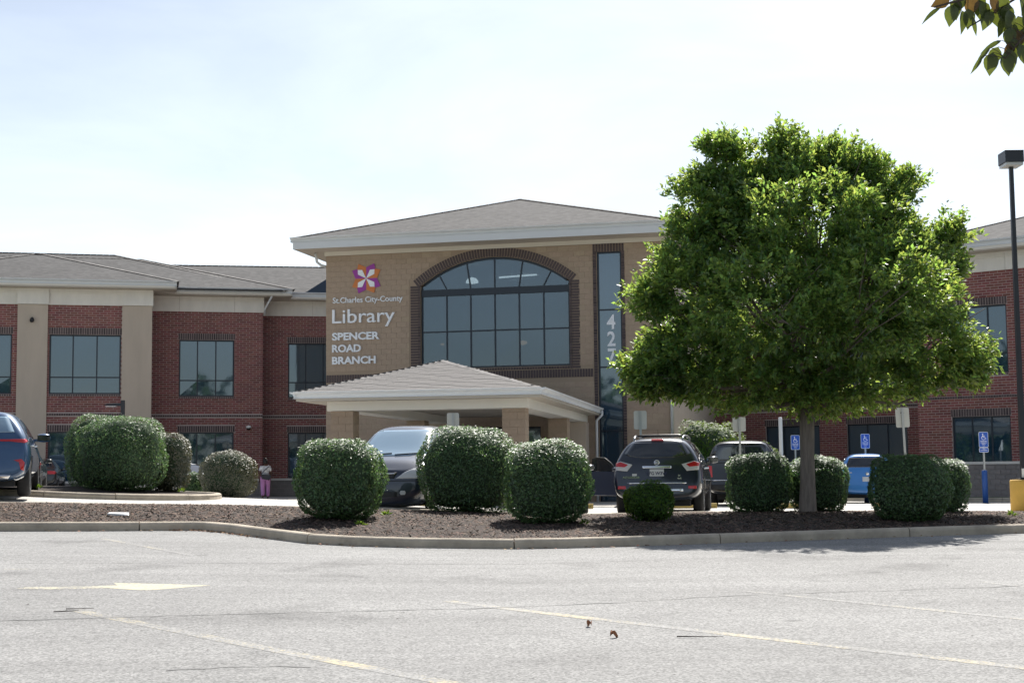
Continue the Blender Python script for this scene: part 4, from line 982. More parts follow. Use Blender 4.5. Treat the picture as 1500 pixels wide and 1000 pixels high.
def shade_tree():
    bx, by = 5.50, 27.2; bz = z_mulch(bx, by)
    t = root('shade_tree', 'leafy green shade tree with grey trunk standing in the mulch bed', 'tree', (bx, by, bz))
    r = random.Random(4)
    k = by / 2120.0
    def px(x, y): return bx + (x - 1180) * k * .945, bz + (752 - y) * k
    lobes = []     # x, z centre; rx, rz; weight
    for x, y, rx, ry, dy, wgt in [(1180, 440, 190, 140, 0, 2.6), (1000, 525, 85, 62, .3, 1.2), (950, 540, 46, 42, 0, .7), (1370, 520, 82, 65, -.2, 1.2), (1425, 528, 36, 30, 0, .5), (1305, 420, 90, 95, .4, 1.3), (1395, 385, 38, 48, 0, .6), (1418, 348, 17, 20, 0, .22),
                                (1085, 290, 72, 62, .2, 1.1), (1012, 305, 36, 50, 0, .55), (1062, 215, 26, 22, 0, .4), (1030, 262, 20, 20, 0, .2), (1190, 258, 62, 56, 0, 1.0), (1152, 212, 16, 24, 0, .26), (1250, 268, 60, 52, -.2, .9), (1232, 226, 22, 14, 0, .2), (1285, 240, 18, 18, 0, .18),
                                (1325, 290, 26, 34, 0, .42), (1345, 262, 12, 14, 0, .16), (1000, 420, 68, 62, -.3, 1.0), (950, 440, 30, 36, 0, .4), (1090, 565, 110, 38, 0, 1.3), (1255, 565, 120, 38, .2, 1.3), (1180, 590, 105, 22, .2, .7), (945, 562, 26, 22, 0, .3), (1440, 555, 18, 16, 0, .2), (1180, 340, 150, 80, -.5, 1.5),
                                (1110, 470, 120, 90, -1.5, 1.4), (1250, 460, 120, 90, -1.6, 1.4), (1180, 400, 150, 110, 1.7, 1.2), (1000, 370, 48, 44, 0, .5), (1290, 335, 52, 52, 0, .7), (1355, 405, 52, 56, 0, .65), (1345, 350, 34, 34, 0, .28), (1125, 262, 38, 34, 0, .4), (1070, 345, 60, 55, 0, .7)]:
        X, Z = px(x, y); lobes.append((X, by + dy, Z, rx * k, min(2.6, max(rx, ry) * k * 1.12), ry * k, wgt))
    # limbs
    wood = MB(); trunk_top = Vector((bx + .02, by, bz + 1.95))
    trunk = MB(); tp = [(bx - .02, by, bz - .1), (bx - .01, by, bz + .08), (bx, by, bz + .5), (bx + .01, by, bz + 1.1), (bx + .02, by, bz + 1.7), (bx + .02, by, bz + 2.2)]
    trunk.tube(tp, [.215, .165, .143, .130, .136, .12], 14); trunk.build('trunk', M['bark'], t, True)
    ends = []
    for L_ in lobes:
        c = Vector(L_[:3]); st = Vector((bx, by, bz + r.uniform(1.75, 2.6))); mid = st.lerp(c, .5) + Vector((r.uniform(-.25, .25), r.uniform(-.3, .3), -.25 + r.uniform(-.1, .2)))
        w = .026 + .026 * min(1, L_[6]); wood.tube([st, st.lerp(mid, .5) + Vector((0, 0, .05)), mid, mid.lerp(c, .5), c], [w * 1.25, w, w * .75, w * .5, w * .22], 6, False)
        for q in range(int(3 + 5 * L_[6])):
            e = Vector((c.x + L_[3] * r.uniform(-.85, .85), c.y + L_[4] * r.uniform(-.8, .8), c.z + L_[5] * r.uniform(-.6, .9))); s = mid.lerp(c, r.uniform(0, 1))
            wood.tube([s, s.lerp(e, .5) + Vector((0, 0, .08)), e], [w * .4, w * .25, .006], 4, False); ends.append(e)
    wood.build('limbs', M['bark'], t, True)
    # sprays of leaves
    tot = sum(l[6] for l in lobes); NC = 10500; cs = []; outs = []; szs = []
    for X, Y, Z, rx, ryy, rz, w in lobes:
        n = int(NC * w / tot); q = max(2, n // 26)            # clumps of sprays on the lobe's skin, so the crown breaks into lit tops and dark hollows
        cu = unit(q); cc_ = np.array([X, Y, Z]) + cu * np.array([rx, ryy, rz]) * .93 * (rng.uniform(.25, 1.0, (q, 1)) ** .5); cr = rng.uniform(.20, .42, q)
        k_ = rng.integers(0, q, n); u0 = unit(n); base_ = np.array([X, Y, Z]) + u0 * np.array([rx, ryy, rz]) * (rng.uniform(.35, 1.0, (n, 1)) ** .5); u = unit(n); u[:, 2] = np.where(u[:, 2] < -.3, -u[:, 2] * .5, u[:, 2]); u /= np.linalg.norm(u, axis=1, keepdims=True)
        cl_ = cc_[k_] + u * (cr[k_] * rng.uniform(.55, 1.0, n))[:, None] * [1.15, 1.2, .8]; pick = rng.random((n, 1)) < .52; cs.append(np.where(pick, cl_, base_)); outs.append(np.where(pick, u, u0))
    c = np.concatenate(cs); o = np.concatenate(outs); o = .6 * o + .5 * ((c - [bx, by, bz + 2.6]) / np.linalg.norm(c - [bx, by, bz + 2.6], axis=1, keepdims=True)); ok = c[:, 2] > bz + 1.88 + .16 * np.sin(c[:, 0] * 2.7 + 1.0) + .08 * np.sin(c[:, 0] * 6.1 + c[:, 1] * 2); c, o = c[ok], o[ok]
    per = 17; n = len(c) * per; cc = np.repeat(c, per, 0); oo = np.repeat(o, per, 0); j = rng.uniform(0, 1, (n, 1))
    d = oo * 1.0 + unit(n) * .95 + [0, 0, -.12]; base = cc + oo * (j - .5) * .26 + unit(n) * rng.uniform(0, .10, (n, 1))
    nr = np.array([0, 0, 1.0]) + unit(n) * .8
    leaf_mesh('crown', base, d, nr, rng.uniform(.08, .135, n), rng.uniform(.019, .034, n), M['leaf'], t)
shade_tree()

B_ = bush
B_('large clipped shrub just left of the black minivan, nearest the kerb', -2.85, 23.96, 1.35, 1.29, n=15000)
B_('largest clipped shrub, in front of the black minivan bumper', -.86, 27.1, 1.74, 1.58, dp=1.5, n=16000)
B_('clipped shrub right of the largest one, hiding the dark blue car', .57, 24.2, 1.38, 1.35, n=15000)
B_('low loose bright green shrub in front of the navy sport utility vehicle', 2.31, 24.75, .85, .65, n=4200, p=2.1, mat='bush_bright', rough=.10, leaf=.06)
B_('dark boxy clipped shrub in front of the pickup, left of the tree trunk', 4.72, 28.0, 1.20, 1.11, n=10500, p=4.2)
B_('rounded clipped shrub just behind the right side of the tree trunk', 5.90, 28.2, 1.10, 1.06, n=9500)
B_('wide dark clipped shrub in front of the bright blue hatchback', 6.68, 24.5, 1.32, 1.09, n=12000, p=3.4)
B_('small clipped shrub half hidden at the right of the wide dark one', 7.92, 26.9, .93, .98, n=7000)
iz = lambda x, y: z_lot(x, y) + .11
B_('broad clipped shrub at the front of the left parking island', -8.62, 32.0, 1.72, 1.62, z=iz(-8.62, 32), n=17000)
B_('clipped shrub at the back left of the left parking island', -9.55, 33.2, 1.25, 1.66, z=iz(-9.55, 33.2), n=11000)
B_('narrower reddish clipped shrub at the right end of the left parking island', -7.92, 33.3, .92, 1.34, z=iz(-7.92, 33.3), n=9000, mat='bush_leaf_red')
B_('greyish rounded shrub beside the walking person', -7.85, 40.0, 1.50, 1.30, z=z_lot(-7.85, 40), n=11000, p=2.5, mat='bush_leaf_red')
B_('small low shrub between the greyish shrub and the left parking island', -9.0, 41.0, .80, .72, z=z_lot(-9, 41), n=5000, p=2.4)
B_('loose sunlit ornamental shrub against the building behind the navy sport utility vehicle', 7.0, 51.5, 2.7, 2.9, z=z_lot(7, 51.5), n=9000, p=2.2, rough=.13, leaf=.10, mat='bush_bright', group='ornamental planting by the wall')
B_('small yellowish shrub by the wall above the pickup roof', 9.4, 55.0, 1.5, 2.2, z=z_lot(9.4, 55), n=4000, p=2.2, rough=.12, leaf=.09, mat='bush_bright', group='ornamental planting by the wall')
def weeds():
    for lab, x, y in (('tiny yellow green weed in the mulch right of the first shrub', -2.15, 24.6), ('tiny yellow green weed in the mulch in front of the minivan', -2.4, 22.8), ('tiny yellow green weed at the foot of the shrub by the dark blue car', 1.15, 23.8), ('small green weed by the base of the yellow pole footing', 8.6, 25.2), ('yellow green weed at the left tip of the parking island', -10.0, 30.6), ('yellow green weed near the right nose of the parking island', -7.35, 32.2)):
        z = z_mulch(x, y) if y < 28 else z_lot(x, y) + .15
        w = root('weed', lab, 'weed', (x, y, z), 0, 'small weeds in the mulch', local=True); n = 26; u = unit(n); u[:, 2] = np.abs(u[:, 2]) + .3
        leaf_mesh('leaves', u * .03, u, unit(n) + [0, 0, 1], rng.uniform(.05, .11, n), rng.uniform(.012, .022, n), M['bush_bright'], w)
weeds()

def overhanging_branch():
    tx, ty = 7.2, 7.4
    t = root('overhanging_tree', 'near tree whose drooping twig of broad green leaves hangs into the top right corner', 'tree', (tx, ty, z_asphalt(tx, ty)))
    MB().tube([(tx, ty, 0), (tx - .02, ty, 1.5), (tx - .1, ty - .1, 3.2), (tx - .2, ty - .2, 5.2)], [.16, .13, .10, .05], 10).build('trunk', M['bark'], t, True)
    w = MB()
    w.tube([(tx - .1, ty - .1, 2.9), (6.0, 6.8, 3.5), (4.8, 6.2, 3.66), (3.6, 5.7, 3.62), (2.7, 5.3, 3.52), (2.05, 5.05, 3.36), (1.75, 5.0, 3.27), (1.5, 4.98, 3.20)], [.06, .05, .04, .03, .02, .012, .006, .003], 7)
    w.tube([(2.05, 5.05, 3.36), (1.90, 5.0, 3.20), (1.80, 4.97, 3.08), (1.74, 4.97, 3.01)], [.008, .005, .004, .002], 5)
    w.tube([(2.7, 5.3, 3.52), (2.2, 5.1, 3.12), (1.95, 5.0, 3.05), (1.82, 4.98, 3.02)], [.008, .005, .0035, .002], 5)
    w.tube([(1.9, 5.0, 3.30), (1.72, 5.02, 3.19), (1.62, 5.0, 3.13)], [.006, .004, .002], 5)
    w.build('twig', M['twig'], t, True)
    def leafm(wd, ln, curl):
        mb = MB(); n = 6; pr = [0, .70, 1.0, .98, .80, .40, 0]
        for i in range(n + 1):
            y = i / n * ln; z = -curl * (i / n) ** 2 * ln
            for sx in (-1, 0, 1): mb.v.append((sx * wd / 2 * pr[i], y, z + abs(sx) * wd * .10 * pr[i]))
        for i in range(n):
            for k in (0, 1): a = i * 3 + k; mb.f.append((a, a + 1, a + 4, a + 3))
        return mb
    ms = [leafm(.058, .088, .35).mesh('leaf', M['near_leaf'], True), leafm(.05, .082, .6).mesh('leaf', M['near_leaf'], True), leafm(.055, .078, .4).mesh('leaf', M['near_leaf_brown'], True), leafm(.02, .085, .5).mesh('leaf', M['near_leaf'], True)]
    r = random.Random(12)
    spots = [(1.53, 5.0, 3.205, 3, (-.9, 0, -.45)), (1.575, 5.0, 3.215, 2, (-.3, -.1, -1)), (1.60, 4.99, 3.19, 1, (.35, 0, -1)), (1.625, 5.0, 3.20, 0, (.1, 0, -1)), (1.66, 4.98, 3.215, 1, (.6, .1, -.7)), (1.64, 5, 3.17, 3, (.25, .1, -1)), (1.70, 5.0, 3.20, 0, (-.2, 0, -1)), (1.70, 4.98, 3.235, 2, (.3, 0, -.5)), (1.73, 5, 3.19, 1, (.8, 0, -.6)), (1.76, 4.97, 3.185, 0, (.1, 0, -1)), (1.80, 5, 3.17, 0, (.3, .2, -1)),
             (1.765, 4.98, 3.125, 0, (-.1, 0, -1)), (1.775, 4.98, 3.085, 1, (.1, -.1, -1)), (1.79, 4.97, 3.06, 2, (.5, 0, -1)), (1.75, 4.97, 3.045, 1, (.2, .1, -1)), (1.72, 4.98, 3.055, 0, (-.4, .1, -1)), (1.735, 4.97, 3.03, 2, (.35, 0, -1)), (1.69, 4.97, 3.05, 3, (-.9, 0, -.75)), (1.66, 4.97, 3.02, 3, (-.6, 0, -1)), (1.73, 4.97, 3.075, 3, (-1, 0, -.4)), (1.84, 4.99, 3.06, 2, (.7, 0, -.5)), (1.86, 5, 3.14, 0, (.2, 0, -1)), (1.83, 5.02, 3.22, 1, (.4, 0, -1)), (1.62, 5.0, 3.235, 0, (-.7, .1, -.5)), (1.68, 5.0, 3.25, 1, (-.2, .2, -.6)), (1.75, 5.0, 3.25, 0, (0, .1, -.8)), (1.81, 5.0, 3.26, 1, (.4, .1, -.6)), (1.87, 5.0, 3.25, 0, (.3, .1, -.9)), (1.56, 4.99, 3.23, 2, (-.8, .1, -.2)), (1.67, 5.01, 3.235, 0, (.1, .1, -1)), (1.72, 5.01, 3.215, 1, (.3, .1, -1)), (1.74, 4.99, 3.165, 0, (.05, .05, -1)), (1.78, 5.0, 3.15, 1, (-.15, 0, -1)), (1.82, 5.0, 3.13, 0, (.1, .1, -1)), (1.79, 4.98, 3.115, 2, (.2, .05, -1)), (1.76, 4.98, 3.07, 2, (.0, .05, -1)), (1.70, 4.98, 3.035, 0, (-.2, .05, -1)), (1.77, 4.99, 3.21, 0, (-.3, .05, -1)), (1.64, 4.99, 3.245, 2, (-.1, .1, -1)), (1.59, 5.0, 3.24, 1, (-.2, .1, -.9)), (1.84, 4.98, 3.19, 0, (0, .1, -1))]
    pet = MB(); lines = [[(3.6, 5.7, 3.62), (2.7, 5.3, 3.52), (2.05, 5.05, 3.36), (1.75, 5.0, 3.27), (1.5, 4.98, 3.20)], [(2.05, 5.05, 3.36), (1.90, 5.0, 3.20), (1.80, 4.97, 3.08), (1.74, 4.97, 3.01)], [(2.7, 5.3, 3.52), (2.2, 5.1, 3.12), (1.95, 5.0, 3.05), (1.82, 4.98, 3.02)], [(1.9, 5.0, 3.30), (1.72, 5.02, 3.19), (1.62, 5.0, 3.13)]]
    cand = [Vector(l[a]).lerp(Vector(l[a + 1]), k / 12) for l in lines for a in range(len(l) - 1) for k in range(13)]
    for x, y, z, k, d in spots:
        b_ = Vector((x, y, z)); nr_ = min(cand, key=lambda c: (c - b_).length); pet.tube([nr_, nr_.lerp(b_, .5) + Vector((0, 0, .006)), b_], [.0018, .0013, .0011], 4)
        d = Vector(d).normalized(); nrm = Vector((r.uniform(-.5, .5), -1, r.uniform(.1, .9))); s = d.cross(nrm).normalized(); nn = s.cross(d)
        m_ = Matrix((s, d, nn)).transposed().to_4x4(); m_.translation = (x, y, z); sc = r.uniform(.78, 1.0); k = 0 if k == 2 and r.random() < .45 else k; inst('leaf', ms[k], t, m_ @ Matrix.Diagonal((sc, sc, sc, 1)))
    bough = [Vector(p) for p in ((2.05, 5.05, 3.36), (2.7, 5.3, 3.52), (3.6, 5.7, 3.62), (4.8, 6.2, 3.66), (6.0, 6.8, 3.5))]
    for q in range(90):    # the rest of the bough, above and right of the picture
        k = r.randrange(len(bough) - 1); p = bough[k].lerp(bough[k + 1], r.random()); o = Vector((r.uniform(-1, 1), r.uniform(-1, 1), r.uniform(-.6, 1))).normalized() * r.uniform(.03, .22)
        if p.x + o.x < 2.02: continue
        d = (o.normalized() + Vector((0, 0, -.6))).normalized(); s = d.cross(Vector((r.uniform(-.5, .5), -1, .5))).normalized(); nn = s.cross(d)
        m_ = Matrix((s, d, nn)).transposed().to_4x4(); m_.translation = p + o; inst('leaf', ms[q % 3], t, m_); pet.tube([p, p + o * .6 + Vector((0, 0, .01)), p + o], [.004, .0022, .0012], 4)
    stuff(pet.build('leaf_stalks', M['twig'], t))
overhanging_branch()

def wood_behind():
    # trees across the road behind the camera: they stand in the window reflections
    C_ = []; n_t = 60; r = random.Random(9)
    for i in range(n_t):
        x = -170 + 340 * i / n_t + r.uniform(-2, 2); y = -62 + r.uniform(-10, 10); h = r.uniform(6.5, 10.5) + (4 if r.random() < .12 else 0); w = r.uniform(3.5, 5.5)
        u = unit(190); C_.append(np.array([x, y, h * .55]) + u * np.array([w, w, h * .5]) * rng.uniform(.6, 1, (190, 1)))
    for x, y, h, w in ((-52, 12, 12.5, 5.0), (-60, 22, 10, 4.5), (-44, -8, 9, 4)):
        u = unit(900); C_.append(np.array([x, y, h * .58]) + u * np.array([w, w, h * .42]) * rng.uniform(.55, 1, (900, 1)))
    c = np.concatenate(C_); n = len(c)
    stuff(leaf_mesh('far_woodland', c, unit(n), unit(n), rng.uniform(1.0, 2.0, n), rng.uniform(.4, .8, n), M['far_leaf']))
wood_behind()

def litter():
    n = 260; V = []; a = rng.uniform(0, 6.28, n); x = np.where(rng.random(n) < .6, rng.normal(-4.7, .5, n), rng.uniform(-9, 9, n)); p = []
    for i in range(n):
        y = yf(x[i]) - abs(rng.normal(0, .12)) - .03; p.append((x[i], y, z_asphalt(x[i], y) + .012))
    p = np.array(p); d = np.stack([np.cos(a), np.sin(a), rng.uniform(0, .3, n)], 1)
    stuff(leaf_mesh('leaf_litter', p, d, np.tile([0, 0, 1.0], (n, 1)) + unit(n) * .5, rng.uniform(.03, .07, n), rng.uniform(.012, .022, n), M['dead_leaf']))
    n = 150; x = rng.uniform(-5, 6, n); y = rng.uniform(9, 20, n); p = np.array([(x[i], y[i], z_asphalt(x[i], y[i]) + .008) for i in range(n)]); a = rng.uniform(0, 6.28, n)
    d = np.stack([np.cos(a), np.sin(a), rng.uniform(0, .2, n)], 1); stuff(leaf_mesh('grit', p, d, np.tile([0, 0, 1.0], (n, 1)), rng.uniform(.012, .035, n), rng.uniform(.004, .010, n), M['twig']))
    for lab, pts, m_ in (('thin bare twig lying on the asphalt at the right', [(1.27, 11.52), (1.42, 11.47), (1.62, 11.42)], 'twig'), ('short dark twig lying on the asphalt at the left', [(-4.1, 13.38), (-3.98, 13.36), (-3.84, 13.36)], 'twig'), ('dark twig beside the end of the left parking line', [(-4.15, 13.18), (-4.0, 13.2), (-3.93, 13.2)], 'twig')):
        o = MB().tube([(x, y, z_asphalt(x, y) + .012 + .004 * k) for k, (x, y) in enumerate(pts)], [.005, .004, .002], 5).build('fallen_twig', M[m_]); tag(o, lab, 'twig', 'twigs lying on the asphalt')
    for lab, x, y, a in (('curled brown leaf lying on the asphalt, lower of two', .78, 11.56, .5), ('curled brown leaf lying on the asphalt, upper of two', .62, 12.22, 2.0)):
        c = z_asphalt(x, y); mb = MB(); n = 5
        for i in range(n + 1):
            t = i / n; w = .024 * math.sin(PI * min(.97, max(.05, t))); yy = (t - .5) * .07
            for s in (-1, 0, 1): mb.v.append((x + math.cos(a) * yy - math.sin(a) * w * s, y + math.sin(a) * yy + math.cos(a) * w * s, c + .012 + .03 * abs(s) + .02 * math.sin(t * 5)))
        for i in range(n):
            for k in (0, 1): q = i * 3 + k; mb.f.append((q, q + 1, q + 4, q + 3))
        tag(mb.build('fallen_leaf', M['dead_leaf'], None, True), lab, 'leaf', 'curled leaves on the asphalt')
    o = MB().hexa([(-6.75, 24.2, z_mulch(-6.7, 24.2) + .03), (-6.4, 24.2, z_mulch(-6.4, 24.2) + .035), (-6.42, 24.32, z_mulch(-6.4, 24.3) + .03), (-6.8, 24.34, z_mulch(-6.8, 24.3) + .03), (-6.74, 24.2, z_mulch(-6.7, 24.2) + .06), (-6.42, 24.22, z_mulch(-6.4, 24.2) + .05), (-6.43, 24.31, z_mulch(-6.4, 24.3) + .07), (-6.76, 24.33, z_mulch(-6.8, 24.3) + .055)]).build('paper_scrap', M['white_paint'])
    tag(o, 'crumpled white scrap of paper lying on the mulch at the left', 'litter')
litter()

# ------------------------------------------------------------ street furniture
def rounded(w, h, r=.04, n=4):
    P = []
    for cx, cy, a0 in ((w / 2 - r, h / 2 - r, 0), (-w / 2 + r, h / 2 - r, PI / 2), (-w / 2 + r, -h / 2 + r, PI), (w / 2 - r, -h / 2 + r, 1.5 * PI)):
        for k in range(n + 1): a = a0 + PI / 2 * k / n; P.append((cx + r * math.cos(a), cy + r * math.sin(a)))
    return P
def sign_back(label, x, y, top, w=.305, h=.457, tilt=0.0, mark=False):
    z0 = z_lot(x, y); s = root('stall_sign', label, 'sign', (x, y, z0), rnd.uniform(-.1, .1), 'unlettered backs of stall signs', local=True); H = top - z0
    pl = MB().prism([(a, b + H - h / 2) for a, b in rounded(w, h)], lambda a, b: (a, .035, b), lambda a, b: (a, .032 + .006, b)).build('sign_plate', M['sign_back'], s)
    po = MB(); po.prism([(-.028, 0), (-.022, .028), (-.012, .028), (-.012, .012), (.012, .012), (.012, .028), (.022, .028), (.028, 0)], lambda a, b: (a, b, -.05), lambda a, b: (a + tilt * .0, b, H - .02)); po.build('post', M['steel'], s)
    bo = MB()
    for zz in (H - .08, H - h + .08): bo.lathe([(.012, -.006), (.012, .004)], 8, (0, .0, zz), 'y')
    bo.build('bolt', M['steel'], s)
    if mark: MB().prism([(-.05, H - .14), (0, H - .06), (.05, H - .14), (.03, H - .14), (0, H - .10), (-.03, H - .14)], lambda a, b: (a, .028, b), lambda a, b: (a, .031, b)).build('dark_mark', M['black'], pl)
    if tilt: s.rotation_euler = (0, tilt, 0)
sign_back('grey back of a stall sign showing above the black minivan roof', -1.49, 36, 2.98)
sign_back('pale grey back of a stall sign above the left of the navy sport utility vehicle', 3.17, 36, 2.98, .32)
sign_back('grey back of a stall sign in front of the pickup, its top under tree leaves', 5.63, 36, 2.80, .33, .36)
sign_back('tilted pale sign back with a dark mark, above the wide shrub', 9.76, 36, 2.99, .34, .49, -.03, True)
def accessible_sign(label, x, y, top, bollard, second=False):
    z0 = z_lot(x, y); s = root('accessible_parking_sign', label, 'sign', (x, y, z0), 0, 'blue accessible parking signs', local=True); H = top - z0; w, h = .305, .50
    def plate(zc, hh, nm):
        p = MB().prism([(a, b + zc) for a, b in rounded(w, hh, .04)], lambda a, b: (a, -.034, b), lambda a, b: (a, -.028, b)).build(nm, M['white_sign'], s)
        MB().prism([(a, b + zc) for a, b in rounded(w - .026, hh - .026, .03)], lambda a, b: (a, -.037, b), lambda a, b: (a, -.034, b)).build('blue_field', M['sign_blue'], p)
        return p
    p = plate(H - h / 2, h, 'sign_plate'); g = MB(); f = lambda y0: (lambda a, b: (a, y0, b)); c = H - .155
    circ = lambda cx, cz, r_, n=12: [(cx + r_ * math.cos(2 * PI * k / n), cz + r_ * math.sin(2 * PI * k / n)) for k in range(n)]
    def pr(poly): g.prism(poly, f(-.040), f(-.037))
    pr(circ(-.025, c + .085, .020)); pr([(-.036, c + .06), (-.012, c + .06), (-.002, c - .005), (-.030, c - .005)]); pr([(-.012, c + .038), (.045, c + .038), (.045, c + .022), (-.012, c + .022)]); pr([(-.028, c - .005), (.050, c - .005), (.050, c - .022), (-.028, c - .022)]); pr([(.034, c - .02), (.052, c - .02), (.078, c - .075), (.060, c - .075)]); pr([(.06, c - .075), (.06, c - .062), (.095, c - .055), (.095, c - .07)])
    for k in range(14):   # wheel arc
        a0 = math.radians(120 + k * 15); a1 = math.radians(120 + (k + 1) * 15); R0, R1 = .055, .070; cx, cz = .0, c - .035
        pr([(cx + R0 * math.cos(a0), cz + R0 * math.sin(a0)), (cx + R1 * math.cos(a0), cz + R1 * math.sin(a0)), (cx + R1 * math.cos(a1), cz + R1 * math.sin(a1)), (cx + R0 * math.cos(a1), cz + R0 * math.sin(a1))])
    g.build('wheelchair_symbol', M['white_sign'], p)
    for txt, dz, sz in (('RESERVED', -.315, .046), ('PARKING', -.365, .046), ('ONLY', -.415, .046)):
        inst('lettering', text_mesh(txt, sz, M['white_sign'], .001, .001, 'CENTER'), p, Matrix.Translation((0, -.0385, H + dz)) @ Matrix.Rotation(PI / 2, 4, 'X'))
    inst('arrow_mark', text_mesh('<->', .05, M['white_sign'], .001, .001, 'CENTER'), p, Matrix.Translation((0, -.0385, H - .465)) @ Matrix.Rotation(PI / 2, 4, 'X'))
    low = H - h
    if second:
        p2 = plate(H - h - .085, .15, 'lower_plate')
        for txt, dz in (('VAN', -.035), ('ACCESSIBLE', -.085)): inst('lettering', text_mesh(txt, .042, M['white_sign'], .001, .001, 'CENTER'), p2, Matrix.Translation((0, -.0385, low - .02 + dz)) @ Matrix.Rotation(PI / 2, 4, 'X'))
    MB().box(-.026, .026, -.027, .018, .2, H - .03).build('post', M['steel'], s)
    if bollard:
        MB().lathe([(.088, -.1), (.088, 1.02), (.08, 1.05), (.03, 1.07)], 18).build('bollard_sleeve', M['bollard_blue'], s, True)
accessible_sign('blue wheelchair parking sign on a post just left of the tree trunk', 9.72, 50, 2.62, True)
accessible_sign('blue wheelchair parking sign on a post above the bright blue hatchback', 12.13, 50, 2.64, True)
accessible_sign('blue wheelchair sign with a second small plate, on a tall blue bollard by the grass', 15.23, 47, 2.60, True, True)
def white_post():
    x, y = 8.86, 48.0; z0 = z_lot(x, y); p = root('white_post', 'plain round white post between the pickup and the tree trunk', 'post', (x, y, z0), local=True)
    MB().lathe([(.066, -.1), (.064, 2.8), (.05, 2.815)], 16).build('shaft', M['white_paint'], p, True); MB().lathe([(.11, 0), (.11, .02), (.07, .03)], 16).build('base_flange', M['white_paint'], p)
white_post()
def light_pole():
    x, y = 11.58, 33.0; z0 = z_lot(x, y); p = root('parking_light_pole', 'tall black square light pole on a yellow round concrete footing at the right edge', 'lamp post', (x, y, z0), local=True)
    MB().lathe([(.31, -.2), (.31, .71), (.295, .745), (.02, .752)], 28).build('footing', M['yellow_concrete'], p, True, 0)
    MB().box(-.14, .14, -.14, .14, .75, .775).build('base_plate', M['black_metal'], p)
    H = 7.98
    MB().hexa([(-.056, -.056, .775), (.056, -.056, .775), (.056, .056, .775), (-.056, .056, .775), (-.042, -.042, H), (.042, -.042, H), (.042, .042, H), (-.042, .042, H)]).build('pole', M['black_metal'], p)
    MB().box(-.06, .06, -.0605, -.0565, .80, 1.0).build('white_tag', M['white_paint'], p)
    h = MB().hexa([(-.215, -.28, H + .02), (.215, -.28, H + .02), (.215, .24, H + .02), (-.215, .24, H + .02), (-.215, -.28, H + .30), (.215, -.28, H + .30), (.215, .24, H + .30), (-.215, .24, H + .30)]).build('lamp_head', M['black_metal'], p, False, .012)
    MB().box(-.195, .195, -.26, .22, H - .045, H + .018).build('lens', M['lamp_lens'], h)
    MB().box(-.04, .04, -.04, .04, H - .08, H - .046).build('neck', M['black_metal'], h)
light_pole()
def small_lamp():
    x, y = -12.66, 47.0; z0 = z_lot(x, y); p = root('small_lamp_post', 'slim black lamp post with a flat arm light, rising behind the broad island shrub', 'lamp post', (x, y, z0), local=True); H = 3.92 - z0
    MB().box(-.055, .055, -.055, .055, 0, H).build('pole', M['black_metal'], p); MB().lathe([(.16, 0), (.15, .05), (.09, .07)], 14).build('base', M['black_metal'], p)
    a = MB().hexa([(-.62, -.10, H - .16), (-.06, -.06, H - .19), (-.06, .06, H - .19), (-.62, .10, H - .16), (-.50, -.09, H - .11), (-.06, -.05, H - .09), (-.06, .05, H - .09), (-.50, .09, H - .11)]).build('lamp_head', M['black_metal'], p)
    MB().box(-.55, -.22, -.07, .07, H - .205, H - .186).build('lens', M['white_lens'], a)
small_lamp()
def stops():
    def stop(label, x, y, rz=0.0):
        o = MB().prism([(-.09, 0), (.09, 0), (.075, .09), (.04, .125), (-.04, .125), (-.075, .09)], lambda a, b: (-.9, a, b), lambda a, b: (.9, a, b)).build('wheel_stop', M['wheel_stop'], None, False, .008)
        o.location = (x, y, z_lot(x, y)); o.rotation_euler = (0, 0, rz); tag(o, label, 'wheel stop', 'yellow concrete wheel stops')
    stop('yellow wheel stop under the navy sport utility vehicle', 4.2, 36.6, -.05); stop('yellow wheel stop in front of the dark blue car, left of the navy one', 1.1, 36.6, -.05); stop('yellow wheel stop in front of the pickup', 7.1, 36.3, -.05); stop('pale wheel stop behind the wide dark shrub, under the bright blue hatchback', 10.2, 37.5, -.05)
    stop('yellow wheel stop ahead of the black minivan', -2.2, 34.6, -.05)
stops()

# ------------------------------------------------------------ vehicles (local frame: rear bumper at y = 0, nose towards +y)
def suv_st(L, W, H, belt, hood, rake, yw, yc, wr=.68, nose=.16, zb=.26):
    w = W / 2
    return [(.05, .17, rake + .02, zb + .10, w * .84, .50, w * .885, .80, w * .84, belt, w * (wr - .08), H * .915, H * .945),
            (.10, .25, rake + .12, zb + .05, w * .95, .46, w * .985, .82, w * .955, belt + .01, w * (wr - .02), H * .935, H * .968),
            (.75, .85, rake + .55, zb, w * .97, .42, w, .80, w * .967, belt, w * wr, H * .945, H * .985), (2.0, 2.0, 2.1, zb, w * .97, .42, w, .80, w * .967, belt - .01, w * (wr + .01), H * .95, H),
            (yw - .5, yw - .4, yw - .5, zb, w * .97, .42, w, .80, w * .965, belt - .02, w * wr, H * .945, H * .992), (yw + .1, yw + .15, yw, zb, w * .97, .42, w, .78, w * .96, belt - .04, w * (wr - .02), H * .922, H * .968),
            (yc - .15, yc - .15, yc, zb, w * .97, .42, w, .76, w * .95, hood + .01, w * .76, hood + .06, hood + .09), ((yc + L) / 2, (yc + L) / 2, (yc + L) / 2, zb, w * .97, .42, w * .99, .74, w * .935, hood - .04, w * .72, hood + .0, hood + .03),
            (L - .16, L - .18, L - .22, zb + .03, w * .90, .42, w * .93, .70, w * .86, hood - nose, w * .66, hood - nose + .06, hood - nose + .08), (L - .02, L - .06, L - .12, zb + .08, w * .76, .46, w * .80, .66, w * .74, hood - nose - .06, w * .56, hood - nose, hood - nose + .02)]
